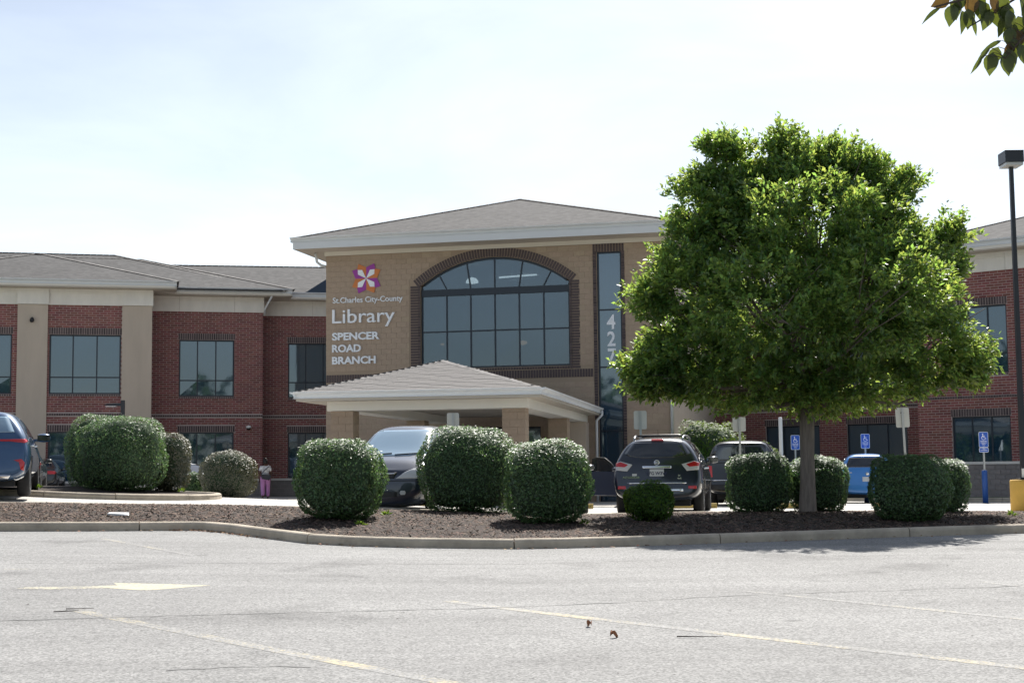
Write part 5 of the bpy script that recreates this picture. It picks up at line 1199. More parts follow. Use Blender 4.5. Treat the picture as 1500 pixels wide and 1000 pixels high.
def sedan_st(L, W, H, belt=.95, hood=.95, zb=.24):
    w = W / 2
    return [(.04, .10, .13, zb + .12, w * .84, .48, w * .88, .74, w * .82, belt - .06, w * .64, belt + .01, belt + .03), (.10, .16, .24, zb + .06, w * .94, .44, w * .98, .74, w * .94, belt - .01, w * .72, belt + .05, belt + .07),
            (.60, .62, .66, zb, w * .97, .40, w, .74, w * .955, belt + .01, w * .71, belt + .08, belt + .10), (1.15, 1.15, 1.35, zb, w * .97, .40, w, .74, w * .955, belt, w * .63, H * .925, H * .955),
            (2.0, 2.0, 2.0, zb, w * .97, .40, w, .74, w * .955, belt - .01, w * .65, H * .95, H), (2.7, 2.7, 2.6, zb, w * .97, .40, w, .73, w * .95, belt - .02, w * .63, H * .935, H * .975),
            (L - 1.35, L - 1.35, L - 1.15, zb, w * .97, .40, w * .99, .72, w * .935, hood - .04, w * .76, hood + .01, hood + .04), (L - .6, L - .6, L - .6, zb, w * .96, .40, w * .98, .68, w * .91, hood - .13, w * .72, hood - .08, hood - .06),
            (L - .16, L - .18, L - .22, zb + .03, w * .90, .40, w * .92, .62, w * .84, hood - .25, w * .66, hood - .2, hood - .18), (L - .02, L - .06, L - .12, zb + .08, w * .76, .44, w * .80, .58, w * .74, hood - .31, w * .56, hood - .27, hood - .25)]
class Car:
    def __init__(s, name, label, x, y, rz, sts, paint, wheels, wr=.36, cat='car', group=None, z=None):
        z = z_lot(x + -math.sin(rz) * 2, y + math.cos(rz) * 2) if z is None else z
        s.root = root(name, label, cat, (x, y, z), rz, group, local=True)
        mb = MB(); rings = []
        for (yl, yb_, yr, zb, ws, zs, wm, zm, wb, zbl, wr_, zr, zt) in sts:
            h = [(0, yl, zb), (ws * .75, yl, zb), (ws, yl, zs), (wm, (yl + yb_) / 2, zm), (wb, yb_, zbl), (wr_, yb_ + (yr - yb_) * .9, zr), (wr_ * .6, yr, zt - .008), (0, yr, zt)]
            rings.append(h + [(-p[0], p[1], p[2]) for p in h[-2:0:-1]])
        n = 14
        for r in rings: mb.v += r
        for i in range(len(rings) - 1):
            for k in range(n): mb.f.append((i * n + k, i * n + (k + 1) % n, (i + 1) * n + (k + 1) % n, (i + 1) * n + k))
        for base, sg, flip in ((0, -1, False), ((len(rings) - 1) * n, 1, True)):
            ring = rings[0] if base == 0 else rings[-1]; ci = {}
            for k in range(1, 7): ci[k] = len(mb.v); mb.v.append((0, ring[k][1] + sg * .035, ring[k][2]))
            ci[0] = base; ci[7] = base + 7
            fs = []
            for k in range(7):
                R = lambda q: base + q; Lq = lambda q: base + (14 - q) % 14
                if k == 0: fs += [(R(0), R(1), ci[1]), (R(0), ci[1], Lq(1))]
                elif k == 6: fs += [(R(6), R(7), ci[6]), (R(7), Lq(6), ci[6])]
                else: fs += [(R(k), R(k + 1), ci[k + 1], ci[k]), (ci[k], ci[k + 1], Lq(k + 1), Lq(k))]
            mb.f += [f[::-1] if not flip else f for f in fs]
        me = mb.mesh('body', M[paint], True); bm = bmesh.new(); bm.from_mesh(me); bmesh.ops.recalc_face_normals(bm, faces=bm.faces); bm.to_mesh(me); bm.free(); me.materials.append(M['black'])
        tmp = bpy.data.objects.new('tmp', me); C.objects.link(tmp); m_ = tmp.modifiers.new('s', 'SUBSURF'); m_.levels = 3; m_.render_levels = 3
        cuts = []
        bpy.context.view_layer.update(); dg = bpy.context.evaluated_depsgraph_get(); smooth_me = bpy.data.meshes.new_from_object(tmp.evaluated_get(dg))
        s.bvh = BVHTree.FromPolygons([v.co for v in smooth_me.vertices], [p.vertices for p in smooth_me.polygons])
        W = max(t[6] for t in sts)
        for wy in wheels:
            c = MB().lathe([(wr * 1.13, -W - .2), (wr * 1.13, W + .2)], 28, (0, wy, wr), 'x'); co = c.build('cut', M['black']); cuts.append(co)
            b = tmp.modifiers.new('b', 'BOOLEAN'); b.operation = 'DIFFERENCE'; b.object = co; b.solver = 'EXACT'
        bpy.context.view_layer.update(); dg = bpy.context.evaluated_depsgraph_get(); fin = bpy.data.meshes.new_from_object(tmp.evaluated_get(dg)); fin.name = 'body'
        bpy.data.objects.remove(tmp)
        for c in cuts: bpy.data.objects.remove(c)
        fin.materials.clear(); fin.materials.append(M[paint]); fin.materials.append(M['black'])
        for p in fin.polygons:
            c = p.center; p.material_index = 1 if any((c.y - wy) ** 2 + (c.z - wr) ** 2 < (wr * 1.145) ** 2 for wy in wheels) and abs(p.normal.x) < .3 and abs(c.x) < W * .985 and any(abs(math.hypot(c.y - wy, c.z - wr) - wr * 1.13) < wr * .06 for wy in wheels) else 0
            p.use_smooth = True
        s.body = bpy.data.objects.new('body', fin); finish(s.body, s.root)
        s.W = W; s.wr = wr
        for wy in wheels:
            for sg in (-1, 1): s.wheel(sg, wy, wr)
        MB().box(-W * .7, W * .7, .35, max(wheels) + .5, .2, .42).build('underbody', M['black'], s.root)
    def wheel(s, sg, wy, r):
        x1 = s.W - .03; t = .23; w = MB()
        pf = [(r * .62, x1 - t), (r * .9, x1 - t), (r * .985, x1 - t + .03), (r, x1 - t + .06), (r, x1 - .06), (r * .985, x1 - .03), (r * .9, x1), (r * .66, x1 + .004), (r * .64, x1 - .04)]
        w.lathe([(a, h * sg) for a, h in pf], 28, (0, wy, r), 'x'); o = w.build('wheel', M['tyre'], s.root, True)
        rm = MB(); rm.lathe([(r * .65, sg * (x1 - .035)), (r * .62, sg * (x1 - .01)), (r * .56, sg * (x1 - .03)), (r * .05, sg * (x1 - .05))], 24, (0, wy, r), 'x')
        for k in range(6):
            a = k * PI / 3; ca, sa = math.cos(a), math.sin(a); q = lambda rr, tt: (wy + rr * ca - tt * sa, r + rr * sa + tt * ca)
            rm.prism([q(.05, -.035), q(r * .6, -.022), q(r * .6, .022), q(.05, .035)], lambda a_, b_: (sg * (x1 - .02), a_, b_), lambda a_, b_: (sg * (x1 - .004), a_, b_))
        rm.build('rim', M['rim'], o)
    def patch(s, name, view, poly, mat, off=.006, parent=None, rows=10, cols=12, depth=.012):
        """a thin shell that follows the body: outline given in the view's own two axes, dropped onto the body by ray casting"""
        zs = [p[1] for p in poly]; z0, z1 = min(zs), max(zs); G = []
        for i in range(rows + 1):
            z = z0 + (z1 - z0) * min(.998, max(.002, i / rows)); xs = []
            for k in range(len(poly)):
                (xa, za), (xb, zb) = poly[k], poly[(k + 1) % len(poly)]
                if (za - z) * (zb - z) <= 0 and za != zb: xs.append(xa + (xb - xa) * (z - za) / (zb - za))
            a, b = min(xs), max(xs); row = []
            for j in range(cols + 1):
                t = a + (b - a) * j / cols
                o, d = {'rear': (Vector((t, -3, z)), Vector((0, 1, 0))), 'front': (Vector((t, 9, z)), Vector((0, -1, 0))), 'right': (Vector((3, t, z)), Vector((-1, 0, 0))), 'left': (Vector((-3, t, z)), Vector((1, 0, 0))), 'top': (Vector((t, z, 4)), Vector((0, 0, -1)))}[view]
                hit = s.bvh.ray_cast(o, d)
                if hit[0] is None: row.append(row[-1] if row else None)
                else:
                    nn = hit[1] if hit[1].dot(d) < 0 else -hit[1]; row.append((hit[0] + nn * off, nn))
            G.append(row)
        if any(p is None for r in G for p in r): return None
        mb = MB(); w = cols + 1
        for r in G: mb.v += [tuple(p[0]) for p in r]
        flip = view in ('rear', 'right')
        for i in range(rows):
            for j in range(cols): f = (i * w + j, i * w + j + 1, (i + 1) * w + j + 1, (i + 1) * w + j); mb.f.append(f)
        bd = [(0, j) for j in range(w)] + [(i, cols) for i in range(1, rows + 1)] + [(rows, j) for j in range(cols - 1, -1, -1)] + [(i, 0) for i in range(rows - 1, 0, -1)]
        b0 = len(mb.v)
        for i, j in bd: mb.v.append(tuple(G[i][j][0] - G[i][j][1] * (depth + off)))
        for k in range(len(bd)):
            a, c = bd[k], bd[(k + 1) % len(bd)]; mb.f.append((a[0] * w + a[1], b0 + k, b0 + (k + 1) % len(bd), c[0] * w + c[1]))
        me = mb.mesh(name, M[mat], True); bm = bmesh.new(); bm.from_mesh(me); bmesh.ops.recalc_face_normals(bm, faces=bm.faces); bm.to_mesh(me); bm.free()
        o = bpy.data.objects.new(name, me); return finish(o, parent or s.root)
    def both(s, name, view, poly, mat, **k):
        s.patch(name, view, poly, mat, **k); s.patch(name, view, [(-a, b) for a, b in poly], mat, **k)
    def sides(s, name, poly, mat, **k):
        s.patch(name, 'right', poly, mat, **k); s.patch(name, 'left', poly, mat, **k)
    def mirrors(s, y, z, mat, w=.24, h=.17):
        for sg in (-1, 1):
            h0 = s.bvh.ray_cast(Vector((sg * 3, y, z - .02)), Vector((-sg, 0, 0)))[0]; x = abs(h0.x)
            mb = MB(); n = 8; prof = [(0, .35), (.03, .8), (.09, 1), (.15, .85), (.17, .5)]
            vs = []
            for dy, k in prof:
                for q in range(n): a = 2 * PI * q / n; vs.append((sg * (x + .06 + w / 2 + w / 2 * k * math.copysign(abs(math.cos(a)) ** .6, math.cos(a))), y - .08 + dy, z + .03 + h / 2 * k * math.copysign(abs(math.sin(a)) ** .6, math.sin(a))))
            fs = [tuple(range(n)), tuple(range(4 * n, 5 * n))[::-1]] + [(i * n + q, i * n + (q + 1) % n, (i + 1) * n + (q + 1) % n, (i + 1) * n + q) for i in range(4) for q in range(n)]
            mb.add(vs, fs); mb.add(*MB().box(sg * (x - .02) if sg > 0 else sg * (x + .09), sg * (x + .09) if sg > 0 else sg * (x - .02), y - .02, y + .06, z - .05, z + .01).__dict__.values())
            o = mb.build('mirror', M[mat], s.root, True)
            MB().hexa([(sg * (x + .07 + (w - .02) * a), y - .083, z + .03 + h * b) for a, b in ((0, -.3), (1, -.3))] + [(sg * (x + .07 + (w - .02) * a), y - .079, z + .03 + h * b) for a, b in ((1, -.3), (0, -.3))] + [(sg * (x + .07 + (w - .02) * a), y - .083, z + .03 + h * b) for a, b in ((0, .3), (1, .3))] + [(sg * (x + .07 + (w - .02) * a), y - .079, z + .03 + h * b) for a, b in ((1, .3), (0, .3))]).build('mirror_glass', M['car_glass'], o)
    def surf(s, x, z, view='rear'):
        return s.bvh.ray_cast(Vector((x, -3, z)), Vector((0, 1, 0)))[0] if view == 'rear' else s.bvh.ray_cast(Vector((x, 9, z)), Vector((0, -1, 0)))[0]
    def plate(s, z, txt, view='rear', w=.305, h=.152):
        p = s.surf(0, z, view); sg = -1 if view == 'rear' else 1; y = p.y + sg * .03
        o = MB().box(-w / 2, w / 2, min(y, y - sg * .05), max(y, y - sg * .05), z - h / 2, z + h / 2).build('licence_plate', M['plate'], s.root)
        if not txt: return
        m_ = Matrix.Translation((0, y + sg * .003, z - .045)) @ Matrix.Rotation(PI / 2, 4, 'X')
        if view != 'rear': m_ = Matrix.Translation((0, y + sg * .003, z - .045)) @ Matrix.Rotation(PI, 4, 'Z') @ Matrix.Rotation(PI / 2, 4, 'X')
        inst('plate_lettering', text_mesh(txt, .095, M['plate_text'], .001, .002, 'CENTER'), o, m_)
    def label_text(s, txt, x, z, size, mat='chrome'):
        p = s.surf(x, z); inst('emblem_lettering', text_mesh(txt, size, M[mat], .003, .002, 'CENTER'), s.root, Matrix.Translation((x, p.y - .012, z)) @ Matrix.Rotation(PI / 2, 4, 'X'))

D2R = PI / 180
def vehicles():
    # navy sport utility vehicle, rear towards the camera
    c = Car('sport_utility_vehicle', 'navy sport utility vehicle with roof rails and red and white tail lights, seen from behind', 3.06, 31.1, -10.5 * D2R, suv_st(5.0, 1.96, 1.715, 1.15, 1.04, .40, 3.2, 3.95), 'paint_navy', (1.05, 3.95), .375)
    c.patch('rear_window', 'rear', [(-.55, 1.575), (.55, 1.575), (.71, 1.33), (.60, 1.275), (.3, 1.235), (-.3, 1.235), (-.60, 1.275), (-.71, 1.33)], 'car_glass', rows=14)
    for sg in (-1, 1):
        l = c.patch('tail_light', 'rear', [(sg * a, b) for a, b in [(.885, .965), (.64, .955), (.53, 1.095), (.79, 1.165), (.90, 1.12)]], 'white_lens', off=.012, rows=12)
        c.patch('red_lens', 'rear', [(sg * a, b) for a, b in [(.88, 1.045), (.70, 1.04), (.62, 1.09), (.79, 1.15), (.89, 1.115)]], 'red_lens', off=.020, parent=l)
        c.patch('reflector', 'rear', [(sg * a, b) for a, b in [(.84, .575), (.67, .575), (.67, .635), (.84, .64)]], 'red_lens', off=.012)
    c.patch('brake_light', 'rear', [(-.13, 1.605), (.13, 1.605), (.13, 1.63), (-.13, 1.63)], 'red_lens', off=.018, rows=3)
    c.patch('chrome_handle_bar', 'rear', [(-.31, 1.01), (.31, 1.01), (.31, 1.06), (-.31, 1.06)], 'chrome', off=.03, rows=4)
    c.patch('chrome_strip', 'rear', [(-.63, .685), (.63, .685), (.63, .708), (-.63, .708)], 'chrome', off=.016, rows=2)
    c.patch('bumper_trim', 'rear', [(-.56, .52), (.56, .52), (.56, .575), (-.56, .575)], 'chrome', off=.02, rows=3)
    c.patch('lower_bumper', 'rear', [(-.86, .36), (.86, .36), (.90, .50), (-.90, .50)], 'plastic', off=.01)
    p = c.surf(0, 1.135); bg = MB(); bg.lathe([(.060, 0), (.060, -.012), (.045, -.016), (.045, -.001)], 20, (0, p.y - .012, 1.135), 'y'); bg.box(-.066, .066, p.y - .032, p.y - .020, 1.122, 1.148); bg.build('badge', M['chrome'], c.root, True)
    c.plate(.92, 'L7G W3W'); c.label_text('PATHFINDER', -.55, .80, .062); c.label_text('SV', .48, .84, .05); c.label_text('4x4', .48, .78, .06)
    q = c.surf(-.48, .89); MB().box(-.53, -.43, q.y - .008, q.y + .02, .85, .90).build('sticker', M['plate'], c.root)
    c.sides('side_window', [(.95, 1.23), (.72, 1.40), (1.15, 1.56), (1.5, 1.57), (1.55, 1.21)], 'car_glass'); c.sides('side_window', [(1.62, 1.21), (1.60, 1.575), (2.45, 1.585), (2.48, 1.19)], 'car_glass'); c.sides('side_window', [(2.56, 1.19), (2.54, 1.585), (3.1, 1.55), (3.62, 1.17)], 'car_glass')
    c.patch('windshield', 'front', [(-.70, 1.20), (.70, 1.20), (.55, 1.57), (-.55, 1.57)], 'windshield')
    for sg in (-1, 1):
        pts = [(sg * .52, .60, 1.60), (sg * .53, .75, 1.685), (sg * .54, 1.1, 1.725), (sg * .55, 2.0, 1.735), (sg * .54, 2.9, 1.705), (sg * .53, 3.05, 1.64)]; MB().tube(pts, .022, 8).build('roof_rail', M['rim'], c.root, True)
    for y in (1.25, 2.35): MB().tube([(-.54, y, 1.725), (-.4, y, 1.745), (.4, y, 1.745), (.54, y, 1.725)], .018, 6).build('cross_bar', M['black_metal'], c.root, True)
    MB().tube([(0, .62, 1.69), (0, .56, 1.86)], [.006, .003], 5).build('aerial', M['black'], c.root)
    MB().tube([(-.02, .30, 1.225), (.25, .30, 1.25), (.42, .31, 1.245)], .010, 5).build('wiper', M['black'], c.root); c.mirrors(3.45, 1.17, 'paint_navy')
    for y in (1.75, 2.75): c.sides('door_handle', [(y, .99), (y + .2, .99), (y + .2, 1.025), (y, 1.025)], 'chrome', off=.03, rows=3, cols=4)
    # blue crossover, right rear corner at the left edge
    c = Car('crossover', 'blue crossover cut off by the left edge, red tail light and dark door mirror showing', -10.0, 27.0, 15 * D2R, suv_st(4.75, 1.90, 1.69, 1.12, 1.03, .55, 2.95, 3.75, wr=.66), 'paint_blue', (.98, 3.78), .37)
    c.patch('rear_window', 'rear', [(-.52, 1.53), (.52, 1.53), (.66, 1.22), (-.66, 1.22)], 'windshield', rows=12)
    for sg in (-1, 1):
        c.patch('tail_light', 'rear', [(sg * a, b) for a, b in [(.2, 1.06), (.60, 1.05), (.85, 1.02), (.89, 1.05), (.85, 1.095), (.55, 1.09), (.2, 1.08)]], 'red_lens', off=.014, cols=16)
        c.patch('reflector', 'rear', [(sg * a, b) for a, b in [(.66, .70), (.76, .66), (.79, .52), (.84, .50), (.85, .66), (.80, .72)]], 'red_lens', off=.012)
        c.patch('bumper_wing', 'rear', [(sg * a, b) for a, b in [(.15, .34), (.55, .34), (.62, .42), (.15, .42)]], 'chrome', off=.02, rows=4)
    c.patch('lower_bumper', 'rear', [(-.80, .34), (.80, .34), (.80, .43), (-.80, .43)], 'plastic', off=.01)
    c.plate(.84, ''); c.sides('side_window', [(1.0, 1.19), (.98, 1.30), (1.35, 1.50), (1.62, 1.53), (1.66, 1.165)], 'car_glass'); c.sides('side_window', [(1.74, 1.16), (1.70, 1.535), (2.35, 1.55), (2.4, 1.14)], 'car_glass'); c.sides('side_window', [(2.48, 1.14), (2.43, 1.55), (2.9, 1.52), (3.45, 1.13)], 'car_glass')
    c.patch('windshield', 'front', [(-.68, 1.18), (.68, 1.18), (.54, 1.54), (-.54, 1.54)], 'windshield'); c.mirrors(3.2, 1.15, 'paint_blue', .27, .19)
    for y in (1.5, 2.6): c.sides('door_handle', [(y, .98), (y + .2, .98), (y + .2, 1.01), (y, 1.01)], 'chrome', off=.03, rows=3, cols=4)
    c.sides('sill_trim', [(.45, .30), (4.2, .30), (4.2, .40), (.45, .40)], 'chrome', off=.012, rows=3, cols=30)
    # grey car and black sedan behind it
    def sedan(name, label, x, y, rz, paint, L=4.65, W=1.80, H=1.45, **k):
        c = Car(name, label, x, y, rz, sedan_st(L, W, H), paint, (.98, 3.70), .325, **k)
        c.patch('rear_window', 'rear', [(-.60, 1.075), (.60, 1.075), (.50, 1.355), (-.50, 1.355)], 'car_glass')
        for sg in (-1, 1):
            c.patch('tail_light', 'rear', [(sg * a, b) for a, b in [(.42, .80), (.80, .78), (.86, .86), (.80, .93), (.45, .91)]], 'red_lens', off=.012); c.patch('headlight', 'front', [(sg * a, b) for a, b in [(.46, .60), (.72, .62), (.76, .70), (.50, .68)]], 'white_lens', off=.012)
        c.patch('windshield', 'front', [(-.68, 1.02), (.68, 1.02), (.52, 1.35), (-.52, 1.35)], 'windshield'); c.patch('grille', 'front', [(-.38, .52), (.38, .52), (.40, .64), (-.40, .64)], 'plastic', off=.01)
        c.sides('side_window', [(.92, 1.01), (1.32, 1.32), (1.95, 1.355), (1.98, 1.0)], 'car_glass'); c.sides('side_window', [(2.06, 1.0), (2.03, 1.355), (2.6, 1.32), (3.15, .985)], 'car_glass')
        c.plate(.70, ''); c.mirrors(2.95, .98, paint, .2, .14); return c
    c = Car('grey_hatchback', 'dark grey car partly hidden behind the blue crossover at the left', -17.1, 49.6, 14 * D2R, suv_st(4.4, 1.82, 1.55, 1.02, .97, .45, 2.7, 3.5), 'paint_grey', (.9, 3.5), .34)
    c.patch('rear_window', 'rear', [(-.52, 1.40), (.52, 1.40), (.64, 1.12), (-.64, 1.12)], 'car_glass'); c.both('tail_light', 'rear', [(.60, .80), (.86, .80), (.88, 1.0), (.80, 1.06), (.64, .98)], 'red_lens', off=.012)
    c.sides('side_window', [(.95, 1.08), (1.3, 1.38), (1.95, 1.41), (1.98, 1.06)], 'car_glass'); c.sides('side_window', [(2.05, 1.06), (2.02, 1.41), (2.6, 1.38), (3.1, 1.04)], 'car_glass'); c.mirrors(2.9, 1.04, 'paint_grey', .22, .16); c.plate(.75, '')
    sedan('black_sedan', 'black sedan with a lit red tail light, third car from the left edge', -19.1, 57.8, 12 * D2R, 'paint_black', H=1.44)
    sedan('white_sedan', 'white car mostly hidden behind the greyish shrub and the left island', -10.0, 47.5, 40 * D2R, 'paint_white')
    # black minivan facing the camera
    c = Car('minivan', 'black minivan facing the camera between two clipped shrubs', -1.72, 33.45, (180 - 10.5) * D2R, suv_st(5.05, 1.98, 1.84, 1.15, 1.08, .30, 3.15, 4.08, wr=.71, nose=.20, zb=.14), 'paint_vanblack', (.95, 4.0), .35, z=.70)
    c.patch('windshield', 'front', [(-.75, 1.185), (-.4, 1.16), (.4, 1.16), (.75, 1.185), (.63, 1.71), (-.63, 1.71)], 'windshield', rows=16)
    for sg in (-1, 1):
        h = c.patch('headlight', 'front', [(sg * a, b) for a, b in [(.34, .715), (.80, .715), (.88, .80), (.80, .90), (.66, .90), (.50, .83)]], 'white_lens', off=.014, rows=12)
        c.patch('fog_lamp', 'front', [(sg * a, b) for a, b in [(.44, .40), (.52, .40), (.54, .44), (.52, .48), (.44, .48), (.42, .44)]], 'white_lens', off=.012)
    c.patch('grille', 'front', [(-.30, .72), (.30, .72), (.36, .83), (-.36, .83)], 'plastic', off=.012); c.patch('grille_bar', 'front', [(-.32, .795), (.32, .795), (.32, .815), (-.32, .815)], 'chrome', off=.03, rows=2)
    c.patch('lower_grille', 'front', [(-.36, .36), (.36, .36), (.36, .46), (-.36, .46)], 'plastic', off=.01); c.patch('bumper_seam', 'front', [(-.80, .665), (.80, .665), (.80, .68), (-.80, .68)], 'black', off=.006, rows=2, cols=20)
    c.sides('side_window', [(.55, 1.2), (.62, 1.55), (1.7, 1.6), (1.7, 1.18)], 'car_glass'); c.sides('side_window', [(1.78, 1.18), (1.78, 1.6), (2.6, 1.6), (2.62, 1.16)], 'car_glass'); c.sides('side_window', [(2.7, 1.16), (2.68, 1.6), (3.1, 1.57), (3.75, 1.15)], 'car_glass'); c.mirrors(3.5, 1.16, 'paint_vanblack')
    c.patch('rear_window', 'rear', [(-.6, 1.2), (.6, 1.2), (.52, 1.58), (-.52, 1.58)], 'car_glass')
    for x0 in (.48, -.1):
        w = MB(); pts = []
        for k in range(6):
            x = x0 - k * .10; p = c.surf(x, 1.18 + .006 * k, 'front'); pts.append((x, p.y + .018, p.z + .012))
        w.tube(pts, .011, 5).build('wiper', M['black'], c.root)
    # dark blue sedan behind the shrub, and the one nose-on with its door open
    sedan('dark_blue_sedan', 'dark blue sedan mostly hidden behind the shrub, only roof and right rear wheel showing', .72, 30.9, -2 * D2R, 'paint_darkblue', H=1.52)
    c = sedan('blue_sedan', 'dark blue sedan with its passenger door open, hidden behind the navy sport utility vehicle', 4.05, 42.5, (180 - 6) * D2R, 'paint_darkblue', H=1.44)
    d = MB(); N_ = 14     # open passenger door, hinged just behind the front wheel
    prof = [(.00, .30), (.02, .62), (.02, .95), (.98, .97), (1.02, .62), (.98, .30)]
    d.prism(prof, lambda a, b: (0, a, b), lambda a, b: (.07, a, b)); od = d.build('open_door', M['paint_darkblue'], c.root, False, .012)
    fr_ = MB(); fr_.tube([(.035, .04, .96), (.035, .30, 1.20), (.035, .50, 1.32), (.035, .80, 1.34), (.035, .95, 1.30), (.035, .98, .96)], .022, 6); fr_.build('window_frame', M['black'], od, True)
    MB().prism([(.06, .97), (.31, 1.19), (.50, 1.30), (.80, 1.32), (.95, 1.28), (.97, .97)], lambda a, b: (.031, a, b), lambda a, b: (.039, a, b)).build('door_window', M['car_glass'], od)
    MB().box(.071, .078, .05, .95, .90, .925).build('trim_strip', M['chrome'], od); MB().box(.071, .085, .1, .9, .58, .60).build('side_moulding', M['chrome'], od)
    od.matrix_basis = Matrix.Translation((.90, 3.05, 0)) @ Matrix.Rotation(50 * D2R, 4, 'Z') @ Matrix.Rotation(PI, 4, 'Z')
    # pickup with a topper
    c = Car('pickup_truck', 'black pickup with a windowed topper, seen from behind over a boxy shrub', 6.02, 38.4, -11 * D2R, suv_st(5.6, 1.90, 1.80, 1.15, 1.08, .16, 3.9, 4.5, wr=.80), 'paint_black', (1.2, 4.6), .38, cat='pickup')
    c.patch('topper_window', 'rear', [(-.66, 1.62), (.66, 1.62), (.80, 1.24), (-.80, 1.24)], 'car_glass', rows=12); c.patch('topper_edge', 'rear', [(-.72, 1.66), (.72, 1.66), (.71, 1.635), (-.71, 1.635)], 'rim', off=.012, rows=2)
    c.patch('tailgate_gap', 'rear', [(-.82, 1.165), (.82, 1.165), (.82, 1.185), (-.82, 1.185)], 'black', rows=2); c.patch('tailgate_strip', 'rear', [(-.80, .70), (.80, .70), (.80, .725), (-.80, .725)], 'chrome', off=.012, rows=2)
    c.both('tail_light', 'rear', [(.76, .80), (.90, .80), (.90, 1.10), (.78, 1.10)], 'red_lens', off=.010); c.patch('rear_bumper', 'rear', [(-.86, .46), (.86, .46), (.86, .60), (-.86, .60)], 'plastic', off=.03); c.label_text('LEER', .0, 1.265, .075, 'white_sign'); c.plate(.53, '')
    c.sides('side_window', [(.45, 1.26), (.5, 1.58), (1.4, 1.60), (1.4, 1.24)], 'car_glass'); c.sides('side_window', [(1.5, 1.24), (1.5, 1.60), (2.3, 1.60), (2.3, 1.23)], 'car_glass'); c.sides('side_window', [(2.5, 1.22), (2.5, 1.62), (3.1, 1.62), (3.15, 1.2)], 'car_glass'); c.sides('side_window', [(3.22, 1.2), (3.2, 1.62), (3.6, 1.6), (4.2, 1.17)], 'car_glass')
    c.mirrors(4.05, 1.22, 'plastic', .22, .24)
    # bright blue hatchback
    c = Car('hatchback', 'bright blue hatchback seen from behind beside the wide dark shrub', 11.25, 46.2, -12 * D2R, suv_st(4.5, 1.85, 1.64, 1.08, 1.0, .42, 2.8, 3.6), 'paint_sky', (.95, 3.6), .36)
    c.patch('rear_window', 'rear', [(-.53, 1.49), (.53, 1.49), (.66, 1.18), (-.66, 1.18)], 'car_glass'); c.patch('spoiler', 'rear', [(-.60, 1.56), (.60, 1.56), (.60, 1.60), (-.60, 1.60)], 'paint_sky', off=.05, rows=3)
    for sg in (-1, 1):
        l = c.patch('tail_light', 'rear', [(sg * a, b) for a, b in [(.40, 1.0), (.84, .95), (.90, 1.02), (.84, 1.10), (.42, 1.04)]], 'red_lens', off=.014); c.patch('clear_lens', 'rear', [(sg * a, b) for a, b in [(.46, 1.0), (.70, .975), (.70, 1.0), (.48, 1.02)]], 'white_lens', off=.022, parent=l, rows=4)
    c.patch('lower_bumper', 'rear', [(-.84, .34), (.84, .34), (.86, .62), (-.86, .62)], 'plastic', off=.012); c.plate(.80, '')
    p = c.surf(0, .97); MB().lathe([(.055, 0), (.055, -.012), (.03, -.015)], 16, (0, p.y - .008, .97), 'y').build('badge', M['chrome'], c.root, True)
    c.sides('side_window', [(.95, 1.15), (1.2, 1.45), (1.9, 1.49), (1.92, 1.12)], 'car_glass'); c.sides('side_window', [(2.0, 1.12), (1.98, 1.49), (2.7, 1.46), (3.2, 1.1)], 'car_glass'); c.mirrors(3.0, 1.1, 'paint_sky')
    sedan('green_sedan', 'green car whose roof just shows between the pickup and the tree trunk', 9.15, 44.8, -10 * D2R, 'paint_green', H=1.46)
vehicles()

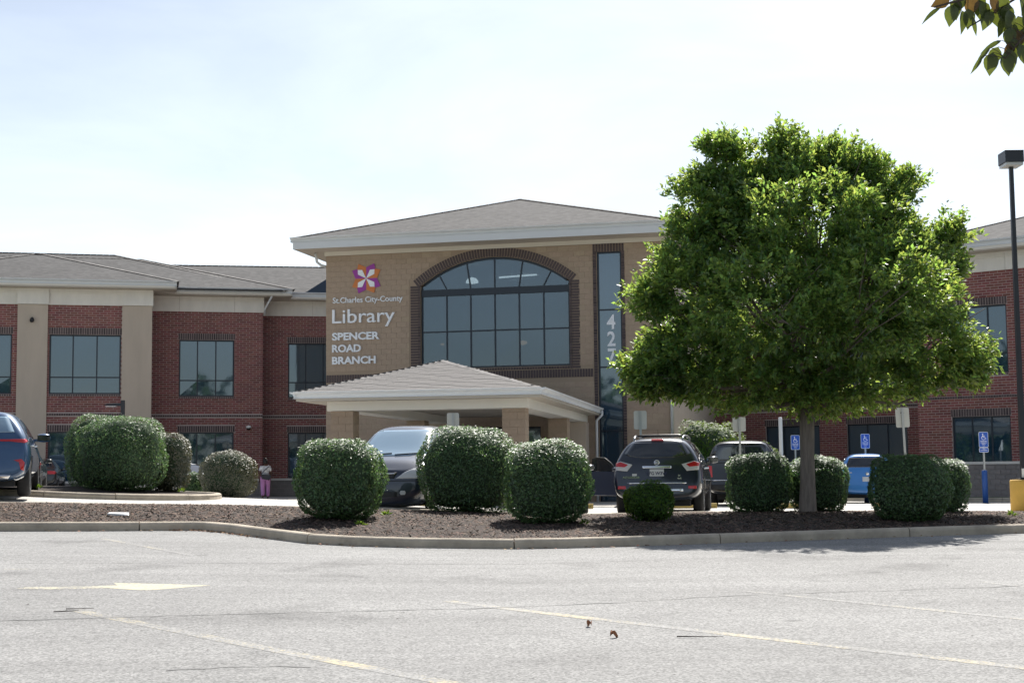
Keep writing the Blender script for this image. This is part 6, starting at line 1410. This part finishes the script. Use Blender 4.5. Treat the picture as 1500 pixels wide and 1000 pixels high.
# ------------------------------------------------------------ the person walking away
def skin_mesh(name, V, E, R, mat, parent, sub=2):
    me = bpy.data.meshes.new(name); me.from_pydata(V, E, []); o = bpy.data.objects.new('tmp', me); C.objects.link(o)
    o.modifiers.new('skin', 'SKIN'); sm = o.modifiers.new('sub', 'SUBSURF'); sm.levels = sub; sm.render_levels = sub
    for i, r in enumerate(R): me.skin_vertices[0].data[i].radius = r if isinstance(r, tuple) else (r, r)
    me.skin_vertices[0].data[0].use_root = True
    bpy.context.view_layer.update(); m2 = bpy.data.meshes.new_from_object(o.evaluated_get(bpy.context.evaluated_depsgraph_get())); bpy.data.objects.remove(o)
    m2.materials.clear(); m2.materials.append(M[mat])
    for p in m2.polygons: p.use_smooth = True
    o2 = bpy.data.objects.new(name, m2); return finish(o2, parent)
def person():
    x, y = -10.5, 61.5; z = z_lot(x, y); P = root('person', 'person in grey top and lilac trousers walking away with a dark bag', 'person', (x, y, z), .25, local=True)
    V = [(0, 0, .92), (0, -.01, 1.10), (0, 0, 1.28), (0, .01, 1.38), (0, .02, 1.45), (0, .03, 1.53), (0, .035, 1.60),
         (.17, 0, 1.33), (.245, -.01, 1.09), (.23, .10, .87), (.225, .12, .82), (-.17, 0, 1.33), (-.25, -.02, 1.09), (-.245, .05, .86), (-.24, .06, .81),
         (.10, 0, .86), (.11, .07, .49), (.11, .0, .10), (.115, .13, .04), (-.10, 0, .86), (-.105, -.02, .48), (-.11, -.18, .13), (-.115, -.06, .05)]
    E = [(0, 1), (1, 2), (2, 3), (3, 4), (4, 5), (5, 6), (2, 7), (7, 8), (8, 9), (9, 10), (2, 11), (11, 12), (12, 13), (13, 14), (0, 15), (15, 16), (16, 17), (17, 18), (0, 19), (19, 20), (20, 21), (21, 22)]
    R = [(.15, .12), (.13, .10), (.155, .105), (.07, .06), (.052, .052), (.083, .095), (.07, .08), .062, .042, .030, .026, .062, .042, .030, .026, .095, .066, .042, .036, .095, .066, .042, .036]
    for sx, wi in ((1, 10), (-1, 14)):      # fingers and thumb
        w = V[wi]
        for k, (dx, ln) in enumerate(((-.027, .07), (-.009, .082), (.009, .078), (.027, .062))):
            a = len(V); V += [(w[0] + dx * .5, w[1] + .01 + dx * .6, w[2] - .05), (w[0] + dx * .5, w[1] + .025 + dx * .6, w[2] - .05 - ln * .55), (w[0] + dx * .5, w[1] + .05 + dx * .5, w[2] - .05 - ln * .9)]
            E += [(wi, a), (a, a + 1), (a + 1, a + 2)]; R += [.014, .010, .008]
        a = len(V); V += [(w[0] - sx * .02, w[1] + .04, w[2] - .03), (w[0] - sx * .025, w[1] + .065, w[2] - .065)]; E += [(wi, a), (a, a + 1)]; R += [.013, .009]
    body = skin_mesh('body', V, E, R, 'skin', P)
    skin_mesh('top', [(0, -.005, .90), (0, -.01, 1.10), (0, 0, 1.28), (0, .01, 1.385), (.175, 0, 1.325), (.215, -.005, 1.16), (-.175, 0, 1.325), (-.22, -.01, 1.16)], [(0, 1), (1, 2), (2, 3), (2, 4), (4, 5), (2, 6), (6, 7)], [(.185, .14), (.165, .125), (.185, .125), (.085, .07), .085, .078, .085, .078], 'shirt', body)
    skin_mesh('trousers', [(0, 0, .95), (.10, 0, .86), (.115, .07, .49), (.112, .0, .09), (-.10, 0, .86), (-.11, -.02, .48), (-.112, -.18, .12)], [(0, 1), (1, 2), (2, 3), (0, 4), (4, 5), (5, 6)], [(.185, .15), .132, .098, .082, .132, .098, .082], 'trousers', body)
    h = MB(); n = 12
    for j in range(8):
        t = j / 7 * PI
        for i in range(n): a = 2 * PI * i / n; k = 1.0 if math.sin(a) < .3 else .93; h.v.append((.105 * math.sin(t) * math.cos(a), .02 + .118 * math.sin(t) * math.sin(a) * k, 1.575 + .128 * math.cos(t)))
    for j in range(7):
        for i in range(n): h.f.append((j * n + i, j * n + (i + 1) % n, (j + 1) * n + (i + 1) % n, (j + 1) * n + i))
    h.lathe([(.02, -.03), (.055, 0), (.05, .03), (.02, .05)], 10, (0, -.06, 1.68)); h.build('hair', M['hair'], body, True)
    f = MB(); f.lathe([(.002, .0), (.016, .02), (.012, .045)], 6, (0, .118, 1.525)); f.lathe([(.02, -.01), (.03, 0), (.02, .01)], 8, (.088, .02, 1.55), 'x'); f.lathe([(.02, -.01), (.03, 0), (.02, .01)], 8, (-.088, .02, 1.55), 'x'); f.build('ears_and_nose', M['skin'], body, True)
    B = root('shoulder_bag', 'dark shoulder bag slung across the back of the walking person', 'bag', (x, y, z + .95), .25, local=True)
    bag = MB(); bag.prism([(-.20, .10), (-.17, -.10), (.14, -.17), (.24, -.02), (.20, .06)], lambda a, b: (a, -.20, b), lambda a, b: (a * .96, -.30, b)); bag.build('pouch', M['bag'], B, False, .02)
    MB().tube([(-.19, -.22, .09), (-.05, -.19, .25), (.10, -.17, .38), (.14, -.06, .47), (.10, .08, .42)], .018, 6).build('strap', M['bag'], B, True)
person()
